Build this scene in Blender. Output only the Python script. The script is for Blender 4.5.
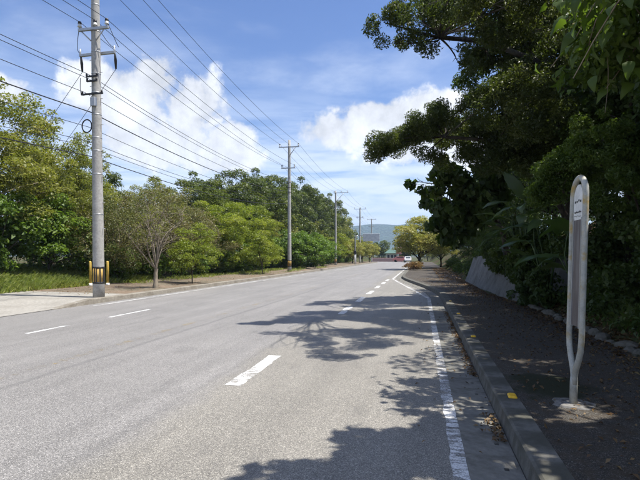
import bpy, math, random
import numpy as np
from mathutils import Vector, Matrix
R = math.radians
scene = bpy.context.scene
COL = scene.collection
for o in list(bpy.data.objects):
    bpy.data.objects.remove(o)

# ------------------------------------------------------------------ camera
cam_d = bpy.data.cameras.new('camera')
cam = bpy.data.objects.new('camera', cam_d)
COL.objects.link(cam)
cam.location = (0, 0, 1.6)
cam.rotation_euler = (R(90 - 1.5), 0, R(11.88))
cam_d.shift_y = (16 + 12.6) / 640     # the photograph is a crop: verticals spread upwards although the horizon lies low
cam_d.sensor_width = 36
cam_d.lens = 27.0
cam_d.clip_start = 0.05
cam_d.clip_end = 12000
scene.camera = cam

# ------------------------------------------------------------------ light
SUN_EL, SUN_AZ = 66.0, 88.0          # azimuth clockwise from the road direction (+Y)
sd = Vector((math.sin(R(SUN_AZ)) * math.cos(R(SUN_EL)), math.cos(R(SUN_AZ)) * math.cos(R(SUN_EL)), math.sin(R(SUN_EL))))
sun_d = bpy.data.lights.new('sun', 'SUN')
sun_d.energy = 4.6
sun_d.angle = R(0.53)
sun_d.color = (1.0, 0.955, 0.88)
sun = bpy.data.objects.new('sun', sun_d)
COL.objects.link(sun)
sun.rotation_euler = sd.to_track_quat('Z', 'Y').to_euler()
sun.location = (30, 10, 60)

scene.view_settings.view_transform = 'Standard'
scene.view_settings.look = 'None'
scene.view_settings.gamma = 1.0
scene.view_settings.exposure = 0.90
scene.render.engine = 'CYCLES'
cy = scene.cycles
cy.use_denoising = True
cy.use_adaptive_sampling = True
cy.adaptive_threshold = 0.025
cy.max_bounces = 6
cy.diffuse_bounces = 3
cy.glossy_bounces = 2
cy.transmission_bounces = 5
cy.transparent_max_bounces = 8
cy.volume_bounces = 0
cy.caustics_reflective = False
cy.caustics_refractive = False

class NT:
    """small node helper"""
    def __init__(self, tree):
        self.t = tree; self.n = tree.nodes; self.l = tree.links
    def new(self, typ, **kw):
        nd = self.n.new(typ)
        for k, v in kw.items():
            setattr(nd, k, v)
        return nd
    def put(self, sock, v):
        if hasattr(v, 'is_output') or isinstance(v, bpy.types.NodeSocket):
            self.l.new(v, sock)
        elif v is not None:
            sock.default_value = v
    def math(self, op, a, b=None, c=None, clamp=False):
        nd = self.new('ShaderNodeMath', operation=op, use_clamp=clamp)
        self.put(nd.inputs[0], a)
        if b is not None: self.put(nd.inputs[1], b)
        if c is not None: self.put(nd.inputs[2], c)
        return nd.outputs[0]
    def vmath(self, op, a, b=None):
        nd = self.new('ShaderNodeVectorMath', operation=op)
        self.put(nd.inputs[0], a)
        if b is not None: self.put(nd.inputs[1], b)
        return nd.outputs['Value'] if op in ('LENGTH', 'DOT_PRODUCT', 'DISTANCE') else nd.outputs['Vector']
    def noise(self, vec, scale, detail=3.0, rough=0.55, dist=0.0):
        nd = self.new('ShaderNodeTexNoise')
        if vec is not None: self.put(nd.inputs['Vector'], vec)
        nd.inputs['Scale'].default_value = scale
        nd.inputs['Detail'].default_value = detail
        nd.inputs['Roughness'].default_value = rough
        nd.inputs['Distortion'].default_value = dist
        return nd.outputs['Fac']
    def voronoi(self, vec, scale, out='Distance', feature='F1'):
        nd = self.new('ShaderNodeTexVoronoi', feature=feature)
        if vec is not None: self.put(nd.inputs['Vector'], vec)
        nd.inputs['Scale'].default_value = scale
        return nd.outputs[out]
    def map(self, v, a, b, c=0.0, d=1.0, smooth=True):
        nd = self.new('ShaderNodeMapRange', interpolation_type='SMOOTHSTEP' if smooth else 'LINEAR')
        self.put(nd.inputs['Value'], v)
        for k, x in zip(('From Min', 'From Max', 'To Min', 'To Max'), (a, b, c, d)):
            nd.inputs[k].default_value = x
        return nd.outputs['Result']
    def mix(self, fac, a, b, mode='MIX'):
        nd = self.new('ShaderNodeMix', data_type='RGBA', blend_type=mode)
        self.put(nd.inputs[0], fac)
        for s, v in ((nd.inputs[6], a), (nd.inputs[7], b)):
            if isinstance(v, tuple) and len(v) == 3: v = v + (1.0,)
            self.put(s, v)
        return nd.outputs[2]
    def ramp(self, fac, stops, interp='LINEAR'):
        nd = self.new('ShaderNodeValToRGB')
        cr = nd.color_ramp; cr.interpolation = interp
        while len(cr.elements) < len(stops): cr.elements.new(0.5)
        for e, (p, c) in zip(cr.elements, stops):
            e.position = p; e.color = c + (1.0,) if len(c) == 3 else c
        self.put(nd.inputs[0], fac)
        return nd.outputs[0]
    def mapping(self, vec, scale=(1, 1, 1), loc=(0, 0, 0)):
        nd = self.new('ShaderNodeMapping')
        self.put(nd.inputs['Vector'], vec)
        nd.inputs['Scale'].default_value = scale
        nd.inputs['Location'].default_value = loc
        return nd.outputs[0]

# ------------------------------------------------------------------ world
world = bpy.data.worlds.new('World')
scene.world = world
world.use_nodes = True
wt = NT(world.node_tree)
for nd in list(wt.n): wt.n.remove(nd)
sky = wt.new('ShaderNodeTexSky', sky_type='NISHITA')
sky.sun_disc = False
sky.sun_elevation = R(SUN_EL)
sky.sun_rotation = R(SUN_AZ)
sky.altitude = 20
sky.air_density = 1.0
sky.dust_density = 0.6
sky.ozone_density = 2.2
SKY_S = 0.092
tc = wt.new('ShaderNodeTexCoord')
dvec = wt.vmath('NORMALIZE', tc.outputs['Generated'])
sep = wt.new('ShaderNodeSeparateXYZ'); wt.put(sep.inputs[0], dvec)
az = wt.math('ARCTAN2', sep.outputs[0], sep.outputs[1])
el = wt.math('ARCSINE', sep.outputs[2])
comb = wt.new('ShaderNodeCombineXYZ')
wt.put(comb.inputs[0], az); wt.put(comb.inputs[1], el)
ae = comb.outputs[0]
# cumulus heaps: (azimuth, elevation, half width, half height) in degrees, round the horizon, then added ones overhead
cum = [(-34, 16.5, 6.5, 4.8), (-30.5, 19.2, 4.2, 3.6), (-26.5, 16.8, 4.8, 4.2), (-37, 18.4, 2.8, 2.2), (-22.5, 13.2, 3.4, 2.6),
       (-31, 12.5, 8.5, 3.2), (-24, 11.4, 6.0, 2.2), (-45, 16.0, 3.0, 1.6),
       (-4.5, 16.0, 7.5, 2.7), (0.5, 16.6, 4.5, 2.3), (-10.5, 14.6, 5.5, 2.4), (2, 12.5, 9, 2.2),
       (30, 17, 9, 4), (22, 14, 7, 3), (58, 22, 8, 5), (66, 18, 9, 4), (95, 15, 10, 4), (104, 18, 6, 4),
       (140, 20, 9, 5), (150, 16, 11, 4), (-70, 18, 8, 4.5), (-78, 14, 9, 4), (-110, 20, 9, 5), (-120, 15, 10, 4), (-155, 17, 11, 5), (178, 14, 8, 3),
       (20, 44, 16, 7), (-35, 47, 15, 6), (65, 40, 14, 7), (110, 48, 18, 8), (150, 42, 14, 7), (-80, 42, 15, 8), (-125, 46, 17, 7), (-165, 38, 13, 6), (-60, 66, 30, 7), (40, 68, 32, 7), (130, 66, 30, 7), (-150, 65, 28, 6)]  # unseen high heaps, added to make the ambient light whiter and brighter
nz1 = wt.noise(dvec, 9.0, 8.0, 0.62, 0.15)
nz2 = wt.noise(dvec, 24.0, 5.0, 0.6)
blob = None
for (a_, e_, rx_, ry_) in cum:
    v_ = wt.vmath('SUBTRACT', ae, (R(a_), R(e_), 0))
    v_ = wt.vmath('MULTIPLY', v_, (1 / R(rx_), 1 / R(ry_), 0))
    q_ = wt.math('SUBTRACT', 1.0, wt.vmath('LENGTH', v_))
    blob = q_ if blob is None else wt.math('MAXIMUM', blob, q_)
dens = wt.math('ADD', blob, wt.math('MULTIPLY_ADD', nz1, 2.6, -1.3))
dens = wt.math('ADD', dens, wt.math('MULTIPLY_ADD', nz2, 0.7, -0.35))
cumask = wt.map(dens, -0.02, 0.40, 0, 1)
cumask = wt.math('MULTIPLY', cumask, 0.93)
# flat streaky cloud low down and thin veils higher up
zc_ = wt.math('MAXIMUM', sep.outputs[2], 0.03)
pl = wt.new('ShaderNodeCombineXYZ')
wt.put(pl.inputs[0], wt.math('DIVIDE', sep.outputs[0], zc_)); wt.put(pl.inputs[1], wt.math('DIVIDE', sep.outputs[1], zc_))
st = wt.noise(wt.mapping(pl.outputs[0], (0.55, 0.55, 1), (3.1, 7.7, 0)), 1.0, 7.0, 0.6, 0.4)
veil = wt.map(st, 0.46, 0.78, 0, 0.5)
stl = wt.noise(wt.mapping(ae, (2.6, 17.0, 1)), 1.6, 6.0, 0.58, 0.3)
low = wt.math('MULTIPLY', wt.map(stl, 0.28, 0.60, 0, 0.9), wt.map(el, R(23), R(6), 0, 1))
thin = wt.math('MAXIMUM', veil, low)
shade = wt.map(wt.math('ADD', nz1, wt.math('MULTIPLY', nz2, 0.5)), 0.55, 1.0, 0.62, 1.0)
CL = 7.6
ccol = wt.mix(1.0, (CL * 0.97, CL * 0.99, CL * 1.02), shade, 'MULTIPLY')
skyc = sky.outputs[0]
hsv = wt.new('ShaderNodeHueSaturation'); hsv.inputs['Saturation'].default_value = 1.18; hsv.inputs['Hue'].default_value = 0.512
wt.put(hsv.inputs['Color'], skyc)
c1 = wt.mix(thin, hsv.outputs[0], (CL * 0.80, CL * 0.87, CL * 0.98))
c2 = wt.mix(cumask, c1, ccol)
bg = wt.new('ShaderNodeBackground'); bg.inputs['Strength'].default_value = SKY_S
wt.put(bg.inputs['Color'], c2)
wo = wt.new('ShaderNodeOutputWorld')
wt.l.new(bg.outputs[0], wo.inputs['Surface'])

# ------------------------------------------------------------------ helpers: objects
rng = np.random.default_rng(7)
random.seed(5)

def tag(o, label=None, cat=None, group=None, kind=None):
    if label: o['label'] = label
    if cat: o['category'] = cat
    if group: o['group'] = group
    if kind: o['kind'] = kind
    return o

def empty(name, loc=(0, 0, 0), rz=0.0):
    o = bpy.data.objects.new(name, None)
    COL.objects.link(o); o.location = loc; o.rotation_euler = (0, 0, rz)
    o.empty_display_size = 0.2
    return o

def link(name, me, mat=None, parent=None):
    if mat is not None and len(me.materials) == 0: me.materials.append(mat)
    o = bpy.data.objects.new(name, me)
    COL.objects.link(o)
    if parent is not None: o.parent = parent
    return o

def copy_tree(o, parent=None):
    c = o.copy(); COL.objects.link(c); c.parent = parent
    for ch in list(o.children): copy_tree(ch, c)
    return c

class MB:
    """collects shapes for ONE mesh"""
    def __init__(self): self.v = []; self.f = []; self.sm = []
    def add(self, vs, fs, smooth=False):
        b = len(self.v); self.v += [tuple(p) for p in vs]
        self.f += [tuple(i + b for i in q) for q in fs]; self.sm += [smooth] * len(fs)
    def box(self, c, s, rz=0.0, bev=0.0, tilt=None):
        x, y, z = s[0] / 2, s[1] / 2, s[2] / 2
        b = min(bev, x * .9, y * .9, z * .9)
        if b <= 0:
            vs = [(i * x, j * y, k * z) for k in (-1, 1) for j in (-1, 1) for i in (-1, 1)]
            fs = [(0, 2, 3, 1), (4, 5, 7, 6), (0, 1, 5, 4), (2, 6, 7, 3), (0, 4, 6, 2), (1, 3, 7, 5)]
        else:
            vs = []
            for zz, ins in ((-z, 0), (z - b, 0), (z, b)):
                xx, yy = x - ins, y - ins
                vs += [(-xx + b, -yy, zz), (xx - b, -yy, zz), (xx, -yy + b, zz), (xx, yy - b, zz), (xx - b, yy, zz), (-xx + b, yy, zz), (-xx, yy - b, zz), (-xx, -yy + b, zz)]
            fs = [tuple(range(7, -1, -1)), tuple(range(16, 24))]
            for L in (0, 8):
                for i in range(8):
                    j = (i + 1) % 8; fs.append((L + i, L + j, L + 8 + j, L + 8 + i))
        m = Matrix.Rotation(rz, 3, 'Z')
        if tilt is not None: m = m @ tilt
        self.add([m @ Vector(p) + Vector(c) for p in vs], fs)
    def tube(self, pts, rad, n=8, caps=True, smooth=True):
        pts = [Vector(p) for p in pts]
        if not hasattr(rad, '__len__'): rad = [rad] * len(pts)
        vs = []; fs = []
        up = None
        for i, p in enumerate(pts):
            t = (pts[min(i + 1, len(pts) - 1)] - pts[max(i - 1, 0)])
            if t.length < 1e-9: t = Vector((0, 0, 1))
            t.normalize()
            if up is None:
                up = Vector((1, 0, 0)) if abs(t.x) < 0.8 else Vector((0, 1, 0))
            a = (up - t * up.dot(t))
            if a.length < 1e-6: a = t.orthogonal()
            a.normalize(); up = a
            b = t.cross(a)
            for k in range(n):
                an = 2 * math.pi * k / n
                vs.append(p + (a * math.cos(an) + b * math.sin(an)) * rad[i])
        for i in range(len(pts) - 1):
            for k in range(n):
                j = (k + 1) % n
                fs.append((i * n + k, i * n + j, (i + 1) * n + j, (i + 1) * n + k))
        self.add(vs, fs, smooth)
        if caps:
            b = len(self.v) - len(vs)
            self.f.append(tuple(b + k for k in range(n - 1, -1, -1))); self.sm.append(False)
            self.f.append(tuple(b + (len(pts) - 1) * n + k for k in range(n))); self.sm.append(False)
    def mesh(self, name):
        me = bpy.data.meshes.new(name)
        me.from_pydata(self.v, [], self.f)
        me.polygons.foreach_set('use_smooth', self.sm)
        me.update()
        return me
    def build(self, name, mat, parent=None):
        return link(name, self.mesh(name), mat, parent)

def grid_mesh(name, xs, ys, fz, mat, parent=None, smooth=True):
    """sheet over xs(list of arrays per y or 1 array) x ys"""
    ys = np.asarray(ys, float)
    vs = []; nx = None
    for y in ys:
        row = np.asarray(xs(y) if callable(xs) else xs, float); nx = len(row)
        for x in row: vs.append((x, y, fz(x, y)))
    fs = []
    for j in range(len(ys) - 1):
        for i in range(nx - 1):
            a = j * nx + i; fs.append((a, a + 1, a + nx + 1, a + nx))
    me = bpy.data.meshes.new(name); me.from_pydata(vs, [], fs)
    me.polygons.foreach_set('use_smooth', [smooth] * len(fs)); me.update()
    return link(name, me, mat, parent)

def quads_mesh(name, V, rnd, nper):
    """V: (N,nper,3) one polygon fan per leaf; faces given by nper==4 quad or 6 (two quads)"""
    N = V.shape[0]
    me = bpy.data.meshes.new(name)
    me.vertices.add(N * nper)
    me.vertices.foreach_set('co', V.astype(np.float32).ravel())
    base = np.arange(N, dtype=np.int32)[:, None] * nper
    if nper == 4:
        idx = (base + np.array([0, 1, 2, 3], np.int32)); nq = 1
    else:   # spine 0,2(mid),4(tip) ; left 1? layout: 0 base,1 right,2 tip,3 left,4 mid
        idx = (base + np.array([0, 1, 2, 4, 0, 4, 2, 3], np.int32)); nq = 2
    me.loops.add(idx.size)
    me.loops.foreach_set('vertex_index', idx.ravel())
    me.polygons.add(N * nq)
    me.polygons.foreach_set('loop_start', np.arange(N * nq, dtype=np.int32) * 4)
    at = me.attributes.new('rnd', 'FLOAT', 'FACE')
    at.data.foreach_set('value', np.repeat(rnd, nq).astype(np.float32))
    me.update(calc_edges=True)
    return me

def unit(a):
    return a / np.maximum(np.linalg.norm(a, axis=1, keepdims=True), 1e-9)

def leaf_cards(c, nrm, L, W, droop=0.3, fold=0.12, r=rng, fine=False):
    """leaf blades: c centres, nrm normals"""
    N = len(c)
    rd = r.normal(size=(N, 3)); rd[:, 2] -= droop * 1.5
    t = unit(rd - nrm * np.sum(rd * nrm, axis=1, keepdims=True))
    b = np.cross(nrm, t)
    L = L[:, None]; W = W[:, None]
    base = c - t * L * .5; tip = c + t * L * .5 - nrm * L * .1
    mid = c - t * L * .05
    lf = mid + b * W * .5 + nrm * L * fold; rt = mid - b * W * .5 + nrm * L * fold
    if fine: return np.stack([base, rt, tip, lf, mid + t * L * .1], axis=1)
    return np.stack([base, rt, tip, lf], axis=1)

def clump_leaves(cl, n, size, aspect=0.5, up=0.5, rand=0.7, droop=0.3, shell=0.5, r=rng, fine=False, var=0.35, bottom=1.0):
    """cl: array (m,6) ellipsoid clumps. returns V, rnd"""
    cl = np.asarray(cl, float)
    w = (cl[:, 3] * cl[:, 4] + cl[:, 4] * cl[:, 5] + cl[:, 3] * cl[:, 5]) ; w = w / w.sum()
    k = r.choice(len(cl), n, p=w)
    d = unit(r.normal(size=(n, 3)))
    d[:, 2] = np.where((d[:, 2] < 0) & (r.random(n) > bottom), -d[:, 2], d[:, 2])
    rr = 1 - shell * r.random(n) ** 1.7 + r.normal(size=n) * .06
    c = cl[k, :3] + d * cl[k, 3:6] * rr[:, None]
    nr = unit(d * .6 + np.array([0, 0, up]) + r.normal(size=(n, 3)) * rand)
    sz = size * (1 + var * r.normal(size=n)).clip(.45, 1.8)
    crn = r.random(len(cl))
    rnd = (0.5 * r.random(n) + 0.5 * crn[k]).clip(0, 1)
    return leaf_cards(c, nr, sz, sz * aspect, droop, r=r, fine=fine), rnd

def foliage(name, parts, mat, parent=None, fine=False):
    V = np.concatenate([p[0] for p in parts]); q = np.concatenate([p[1] for p in parts])
    me = quads_mesh(name, V, q, 5 if fine else 4)
    return link(name, me, mat, parent)

def fill(vols, k, rmin, rmax, r=rng, shell=0.6, flat=1.0):
    """k clumps spread through ellipsoid volumes (x,y,z,rx,ry,rz)"""
    vols = np.asarray(vols, float)
    w = vols[:, 3] * vols[:, 4] * vols[:, 5]; w = w ** .75; w /= w.sum()
    i = r.choice(len(vols), k, p=w)
    d = unit(r.normal(size=(k, 3)))
    rr = (1 - shell * r.random(k))
    c = vols[i, :3] + d * vols[i, 3:6] * rr[:, None]
    s = r.uniform(rmin, rmax, k)
    return np.column_stack([c, s, s, s * flat])

# ------------------------------------------------------------------ materials
def new_mat(name):
    m = bpy.data.materials.new(name); m.use_nodes = True
    t = NT(m.node_tree)
    for nd in list(t.n): t.n.remove(nd)
    out = t.new('ShaderNodeOutputMaterial')
    return m, t, out

def principled(t, col, rough=0.7, spec=0.3, bump=None, bump_s=0.3, bump_d=0.01, metal=0.0):
    p = t.new('ShaderNodeBsdfPrincipled')
    if isinstance(col, tuple): col = col + (1.0,) if len(col) == 3 else col
    t.put(p.inputs['Base Color'], col)
    t.put(p.inputs['Roughness'], rough)
    p.inputs['Specular IOR Level'].default_value = spec
    p.inputs['Metallic'].default_value = metal
    if bump is not None:
        b = t.new('ShaderNodeBump'); b.inputs['Strength'].default_value = bump_s; b.inputs['Distance'].default_value = bump_d
        t.put(b.inputs['Height'], bump); t.l.new(b.outputs[0], p.inputs['Normal'])
    return p

def simple(name, col, rough=0.6, spec=0.3, metal=0.0, var=0.25, scale=6.0, bump=0.15, dirt=None, dirt_amt=0.5):
    m, t, out = new_mat(name)
    co = t.new('ShaderNodeTexCoord').outputs['Object']
    n1 = t.noise(co, scale, 5, .6); n2 = t.noise(co, scale * 9, 3, .6)
    v = t.math('ADD', t.math('MULTIPLY', n1, .7), t.math('MULTIPLY', n2, .3))
    k = t.map(v, .3, .7, 1 - var, 1 + var, False)
    c = t.mix(1.0, col, k, 'MULTIPLY')
    if dirt is not None:
        n3 = t.noise(co, scale * .6, 6, .65)
        c = t.mix(t.map(n3, .48, .68, 0, dirt_amt), c, dirt)
    p = principled(t, c, rough, spec, v, bump, .01, metal)
    t.l.new(p.outputs[0], out.inputs[0])
    return m

def leaf_mat(name, stops, trans=0.35, tcol=(1.25, 1.35, .55), rough=0.45, spec=0.35, patch=None):
    m, t, out = new_mat(name)
    at = t.new('ShaderNodeAttribute', attribute_name='rnd')
    oi = t.new('ShaderNodeObjectInfo')
    geo = t.new('ShaderNodeNewGeometry')
    n = t.noise(geo.outputs['Position'], .55, 3, .6)
    f = t.math('ADD', t.math('MULTIPLY', at.outputs['Fac'], .6), t.math('MULTIPLY_ADD', n, 1.1, -.35))
    f = t.math('ADD', f, t.math('MULTIPLY_ADD', oi.outputs['Random'], .16, -.08), clamp=True)
    c = t.ramp(f, stops)
    p = principled(t, c, rough, spec)
    tr = t.new('ShaderNodeBsdfTranslucent')
    t.put(tr.inputs['Color'], t.mix(1.0, c, tcol, 'MULTIPLY'))
    mx = t.new('ShaderNodeMixShader'); mx.inputs[0].default_value = trans
    t.l.new(p.outputs[0], mx.inputs[1]); t.l.new(tr.outputs[0], mx.inputs[2])
    t.l.new(mx.outputs[0], out.inputs[0])
    return m

def asphalt(name, road=True):
    m, t, out = new_mat(name)
    co = t.new('ShaderNodeTexCoord').outputs['Object']
    sx = t.new('ShaderNodeSeparateXYZ'); t.put(sx.inputs[0], co)
    big = t.noise(co, .45, 5, .6)
    streak = t.noise(t.mapping(co, (2.2, .10, 1)), 1.0, 5, .6)
    mid = t.noise(co, 9, 4, .65)
    cells = t.voronoi(co, 160, 'Color')
    sc = t.new('ShaderNodeSeparateColor'); t.put(sc.inputs[0], cells)
    vd = t.voronoi(co, 160)
    g = sc.outputs[0]
    fine = t.noise(co, 260, 2, .6)
    if road:
        base = t.ramp(g, [(0, (.085, .083, .082)), (.3, (.155, .151, .149)), (.72, (.225, .219, .215)), (.9, (.315, .305, .30)), (1, (.46, .45, .44))])
        # bus bay: older, browner surfacing to the right of the broken line
        edge = t.math('ADD', sx.outputs[0], t.math('MULTIPLY_ADD', t.noise(t.mapping(co, (.6, .35, 1)), 1.0, 4, .6), 1.4, -.7))
        bay = t.map(edge, -2.75, -2.25, 0, 1)
        base = t.mix(bay, base, t.mix(1.0, base, (1.03, 1.01, .93), 'MULTIPLY'))
        base = t.mix(1.0, base, (1.0, .985, .955), 'MULTIPLY')
        k = t.map(t.math('ADD', t.math('MULTIPLY', big, .45), t.math('MULTIPLY', streak, .55)), .3, .7, .76, 1.20, False)
        base = t.mix(1.0, base, k, 'MULTIPLY')
        stn = t.noise(t.mapping(co, (1.4, .5, 1), (5, 3, 0)), 1.0, 4, .55)
        base = t.mix(t.map(stn, .60, .70, 0, .28), base, (.085, .082, .08))
        base = t.mix(t.map(mid, .55, .8, 0, .3), base, (.10, .10, .10))
        # paving seams running along the road
        for x0, w, am in ((-4.95, .035, .30), (-2.62, .03, .12), (-7.2, .03, .15)):
            wob = t.math('ADD', sx.outputs[0], t.math('MULTIPLY_ADD', t.noise(t.mapping(co, (0, .8, 0)), 1.0, 3, .6), .16, -.08))
            dd = t.math('ABSOLUTE', t.math('SUBTRACT', wob, x0))
            base = t.mix(t.map(dd, w * 2.4, w * .6, 0, am), base, (.06, .06, .06))
        rough, sp = .62, .45
    else:
        base = t.ramp(g, [(0, (.022, .020, .017)), (.35, (.044, .040, .034)), (.75, (.076, .069, .059)), (.93, (.135, .123, .106)), (1, (.25, .23, .20))])
        k = t.map(big, .3, .7, .7, 1.25, False)
        base = t.mix(1.0, base, k, 'MULTIPLY')
        base = t.mix(t.map(mid, .38, .66, 0, .7), base, (.060, .045, .030))
        # moss at the foot of the bus stop
        dv = t.vmath('SUBTRACT', co, (1.42, 5.75, .15))
        dv = t.vmath('MULTIPLY', dv, (1.6, 1.15, 0))
        dl = t.math('ADD', t.vmath('LENGTH', dv), t.math('MULTIPLY_ADD', t.noise(co, 5, 5, .65), 1.2, -.6))
        base = t.mix(t.map(dl, .85, .45, 0, .85), base, (.016, .021, .006))
        rough, sp = .8, .25
    h = t.math('ADD', t.math('MULTIPLY', vd, -1.0), t.math('MULTIPLY', fine, .4))
    p = principled(t, base, rough, sp, h, .45, .005)
    t.l.new(p.outputs[0], out.inputs[0])
    return m

def paint_mat(name, col, lo, hi, sy=(18, 4)):
    """worn road paint: chips show the road below"""
    m, t, out = new_mat(name)
    co = t.new('ShaderNodeTexCoord').outputs['Object']
    n1 = t.noise(t.mapping(co, (4, sy[0] * .55, 1)), 1.0, 6, .7, .8)
    n2 = t.noise(co, 1.1, 3, .6)
    n3 = t.noise(co, 70, 3, .7)
    w = t.math('ADD', t.math('MULTIPLY', n1, .55), t.math('ADD', t.math('MULTIPLY', n2, .3), t.math('MULTIPLY', n3, .3)))
    a = t.map(w, lo, hi, 1, 0)
    c = t.mix(t.map(n3, .4, .7, 0, .3), col, (.35, .34, .33))
    p = principled(t, c, .6, .3)
    tr = t.new('ShaderNodeBsdfTransparent')
    mx = t.new('ShaderNodeMixShader')
    t.put(mx.inputs[0], a)
    t.l.new(tr.outputs[0], mx.inputs[1]); t.l.new(p.outputs[0], mx.inputs[2])
    t.l.new(mx.outputs[0], out.inputs[0])
    return m

def ground_mat():
    m, t, out = new_mat('soil')
    co = t.new('ShaderNodeTexCoord').outputs['Object']
    a = t.noise(co, .25, 6, .62); b = t.noise(co, 4, 5, .65); c = t.noise(co, 40, 3, .6)
    col = t.mix(t.map(a, .38, .6), (.085, .062, .04), (.05, .075, .022))
    col = t.mix(t.map(b, .5, .7, 0, .7), col, (.03, .025, .016))
    col = t.mix(t.map(c, .55, .75, 0, .5), col, (.17, .13, .08))
    p = principled(t, col, .95, .1, t.math('ADD', b, c), .6, .04)
    t.l.new(p.outputs[0], out.inputs[0])
    return m

def verge_mat():
    m, t, out = new_mat('verge_soil')
    co = t.new('ShaderNodeTexCoord').outputs['Object']
    a = t.noise(co, .5, 5, .62); b = t.noise(co, 6, 5, .65); c = t.noise(co, 45, 3, .6)
    col = t.mix(t.map(a, .4, .62), (.20, .155, .115), (.15, .135, .10))
    col = t.mix(t.map(b, .45, .68, 0, .8), col, (.085, .06, .04))
    col = t.mix(t.map(c, .56, .72, 0, .6), col, (.34, .25, .17))
    p = principled(t, col, .95, .1, t.math('ADD', b, c), .6, .03)
    t.l.new(p.outputs[0], out.inputs[0])
    return m

def concrete_mat(name, col, grime, amt=.6, scale=1.6, joints=False, streak=False):
    m, t, out = new_mat(name)
    co = t.new('ShaderNodeTexCoord').outputs['Object']
    a = t.noise(co, scale, 6, .65); b = t.noise(co, 14, 4, .65); c = t.noise(co, 120, 3, .6)
    k = t.map(b, .3, .7, .78, 1.2, False)
    cc = t.mix(1.0, col, k, 'MULTIPLY')
    cc = t.mix(t.map(a, .42, .66, 0, amt), cc, grime)
    cc = t.mix(t.map(c, .58, .75, 0, .45), cc, tuple(x * .35 for x in col))
    if streak:
        s = t.noise(t.mapping(co, (3.2, 3.2, .35)), 1.0, 6, .7, .6)
        cc = t.mix(t.map(s, .56, .66, 0, .4), cc, (.42, .40, .36))
    p = principled(t, cc, .85, .25, t.math('ADD', b, t.math('MULTIPLY', c, .5)), .35, .012)
    t.l.new(p.outputs[0], out.inputs[0])
    return m

def bark_mat(name, col, col2):
    m, t, out = new_mat(name)
    co = t.new('ShaderNodeTexCoord').outputs['Object']
    a = t.noise(t.mapping(co, (9, 9, 1.6)), 1.0, 6, .65); b = t.noise(co, 2.2, 4, .6)
    cc = t.mix(t.map(a, .35, .65), col2, col)
    cc = t.mix(t.map(b, .5, .7, 0, .5), cc, (.16, .16, .13))
    p = principled(t, cc, .9, .2, a, .7, .02)
    t.l.new(p.outputs[0], out.inputs[0])
    return m

M = {}
M['road'] = asphalt('road_asphalt', True)
M['path'] = asphalt('path_asphalt', False)
M['white'] = paint_mat('white_road_paint', (.72, .72, .71), .55, .68)
M['white_worn'] = paint_mat('worn_white_road_paint', (.72, .72, .71), .50, .66, (26, 4))
M['white_faint'] = paint_mat('faint_white_road_paint', (.60, .60, .59), .36, .54, (26, 4))
M['yellow_line'] = paint_mat('worn_yellow_road_paint', (.55, .40, .12), .36, .56)
M['soil'] = ground_mat()
M['verge'] = verge_mat()
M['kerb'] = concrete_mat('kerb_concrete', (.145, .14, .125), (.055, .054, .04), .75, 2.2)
M['kerb_left'] = concrete_mat('weathered_kerb_concrete', (.24, .22, .185), (.12, .10, .075), .6, 1.4)  # paler, browner concrete of the left-hand kerb
M['gutter'] = concrete_mat('gutter_concrete', (.19, .185, .165), (.075, .07, .056), .75, 2.4)
M['apron'] = concrete_mat('apron_concrete', (.30, .285, .255), (.20, .185, .16), .6, .8)
M['wall'] = concrete_mat('retaining_wall_concrete', (.17, .172, .17), (.07, .072, .065), .75, 1.1, streak=True)
M['pad'] = concrete_mat('footing_concrete', (.22, .21, .195), (.05, .045, .038), .85, 9)
M['pole'] = concrete_mat('pole_concrete', (.37, .36, .34), (.26, .255, .24), .5, 2.0)
M['stone'] = concrete_mat('border_stone', (.13, .12, .10), (.03, .035, .018), .9, 5.0)
M['steel'] = simple('galvanised_steel', (.42, .43, .44), .45, .5, .6, .2, 8)
M['dark_steel'] = simple('dark_fitting', (.03, .03, .032), .5, .4)
M['wire'] = simple('wire_black', (.018, .018, .02), .55, .3, bump=0)
M['porcelain'] = simple('porcelain', (.55, .55, .53), .3, .5)
M['black'] = simple('black_plastic', (.02, .02, .022), .5, .4)
M['ochre'] = simple('ochre_sheet', (.42, .27, .075), .6, .3, dirt=(.22, .15, .07))
M['yellow'] = simple('yellow_paint', (.55, .38, .08), .55, .3, dirt=(.40, .26, .08))
M['marker'] = simple('yellow_marker_plastic', (.85, .50, .03), .45, .4, dirt=(.5, .32, .06), dirt_amt=.4, scale=30)
M['white_paint'] = simple('white_paint', (.72, .72, .70), .5, .35)
M['hoop'] = simple('worn_hoop_paint', (.40, .40, .36), .5, .45, 0.0, .35, 9, dirt=(.40, .27, .06), dirt_amt=.9)
M['bark'] = bark_mat('bark_grey', (.13, .11, .085), (.05, .04, .03))
M['bark_pale'] = bark_mat('bark_pale', (.34, .29, .22), (.16, .13, .10))
M['bark_dark'] = bark_mat('bark_dark', (.07, .055, .042), (.025, .02, .016))
M['twig'] = bark_mat('twig_tan', (.30, .24, .17), (.17, .13, .09))
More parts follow.
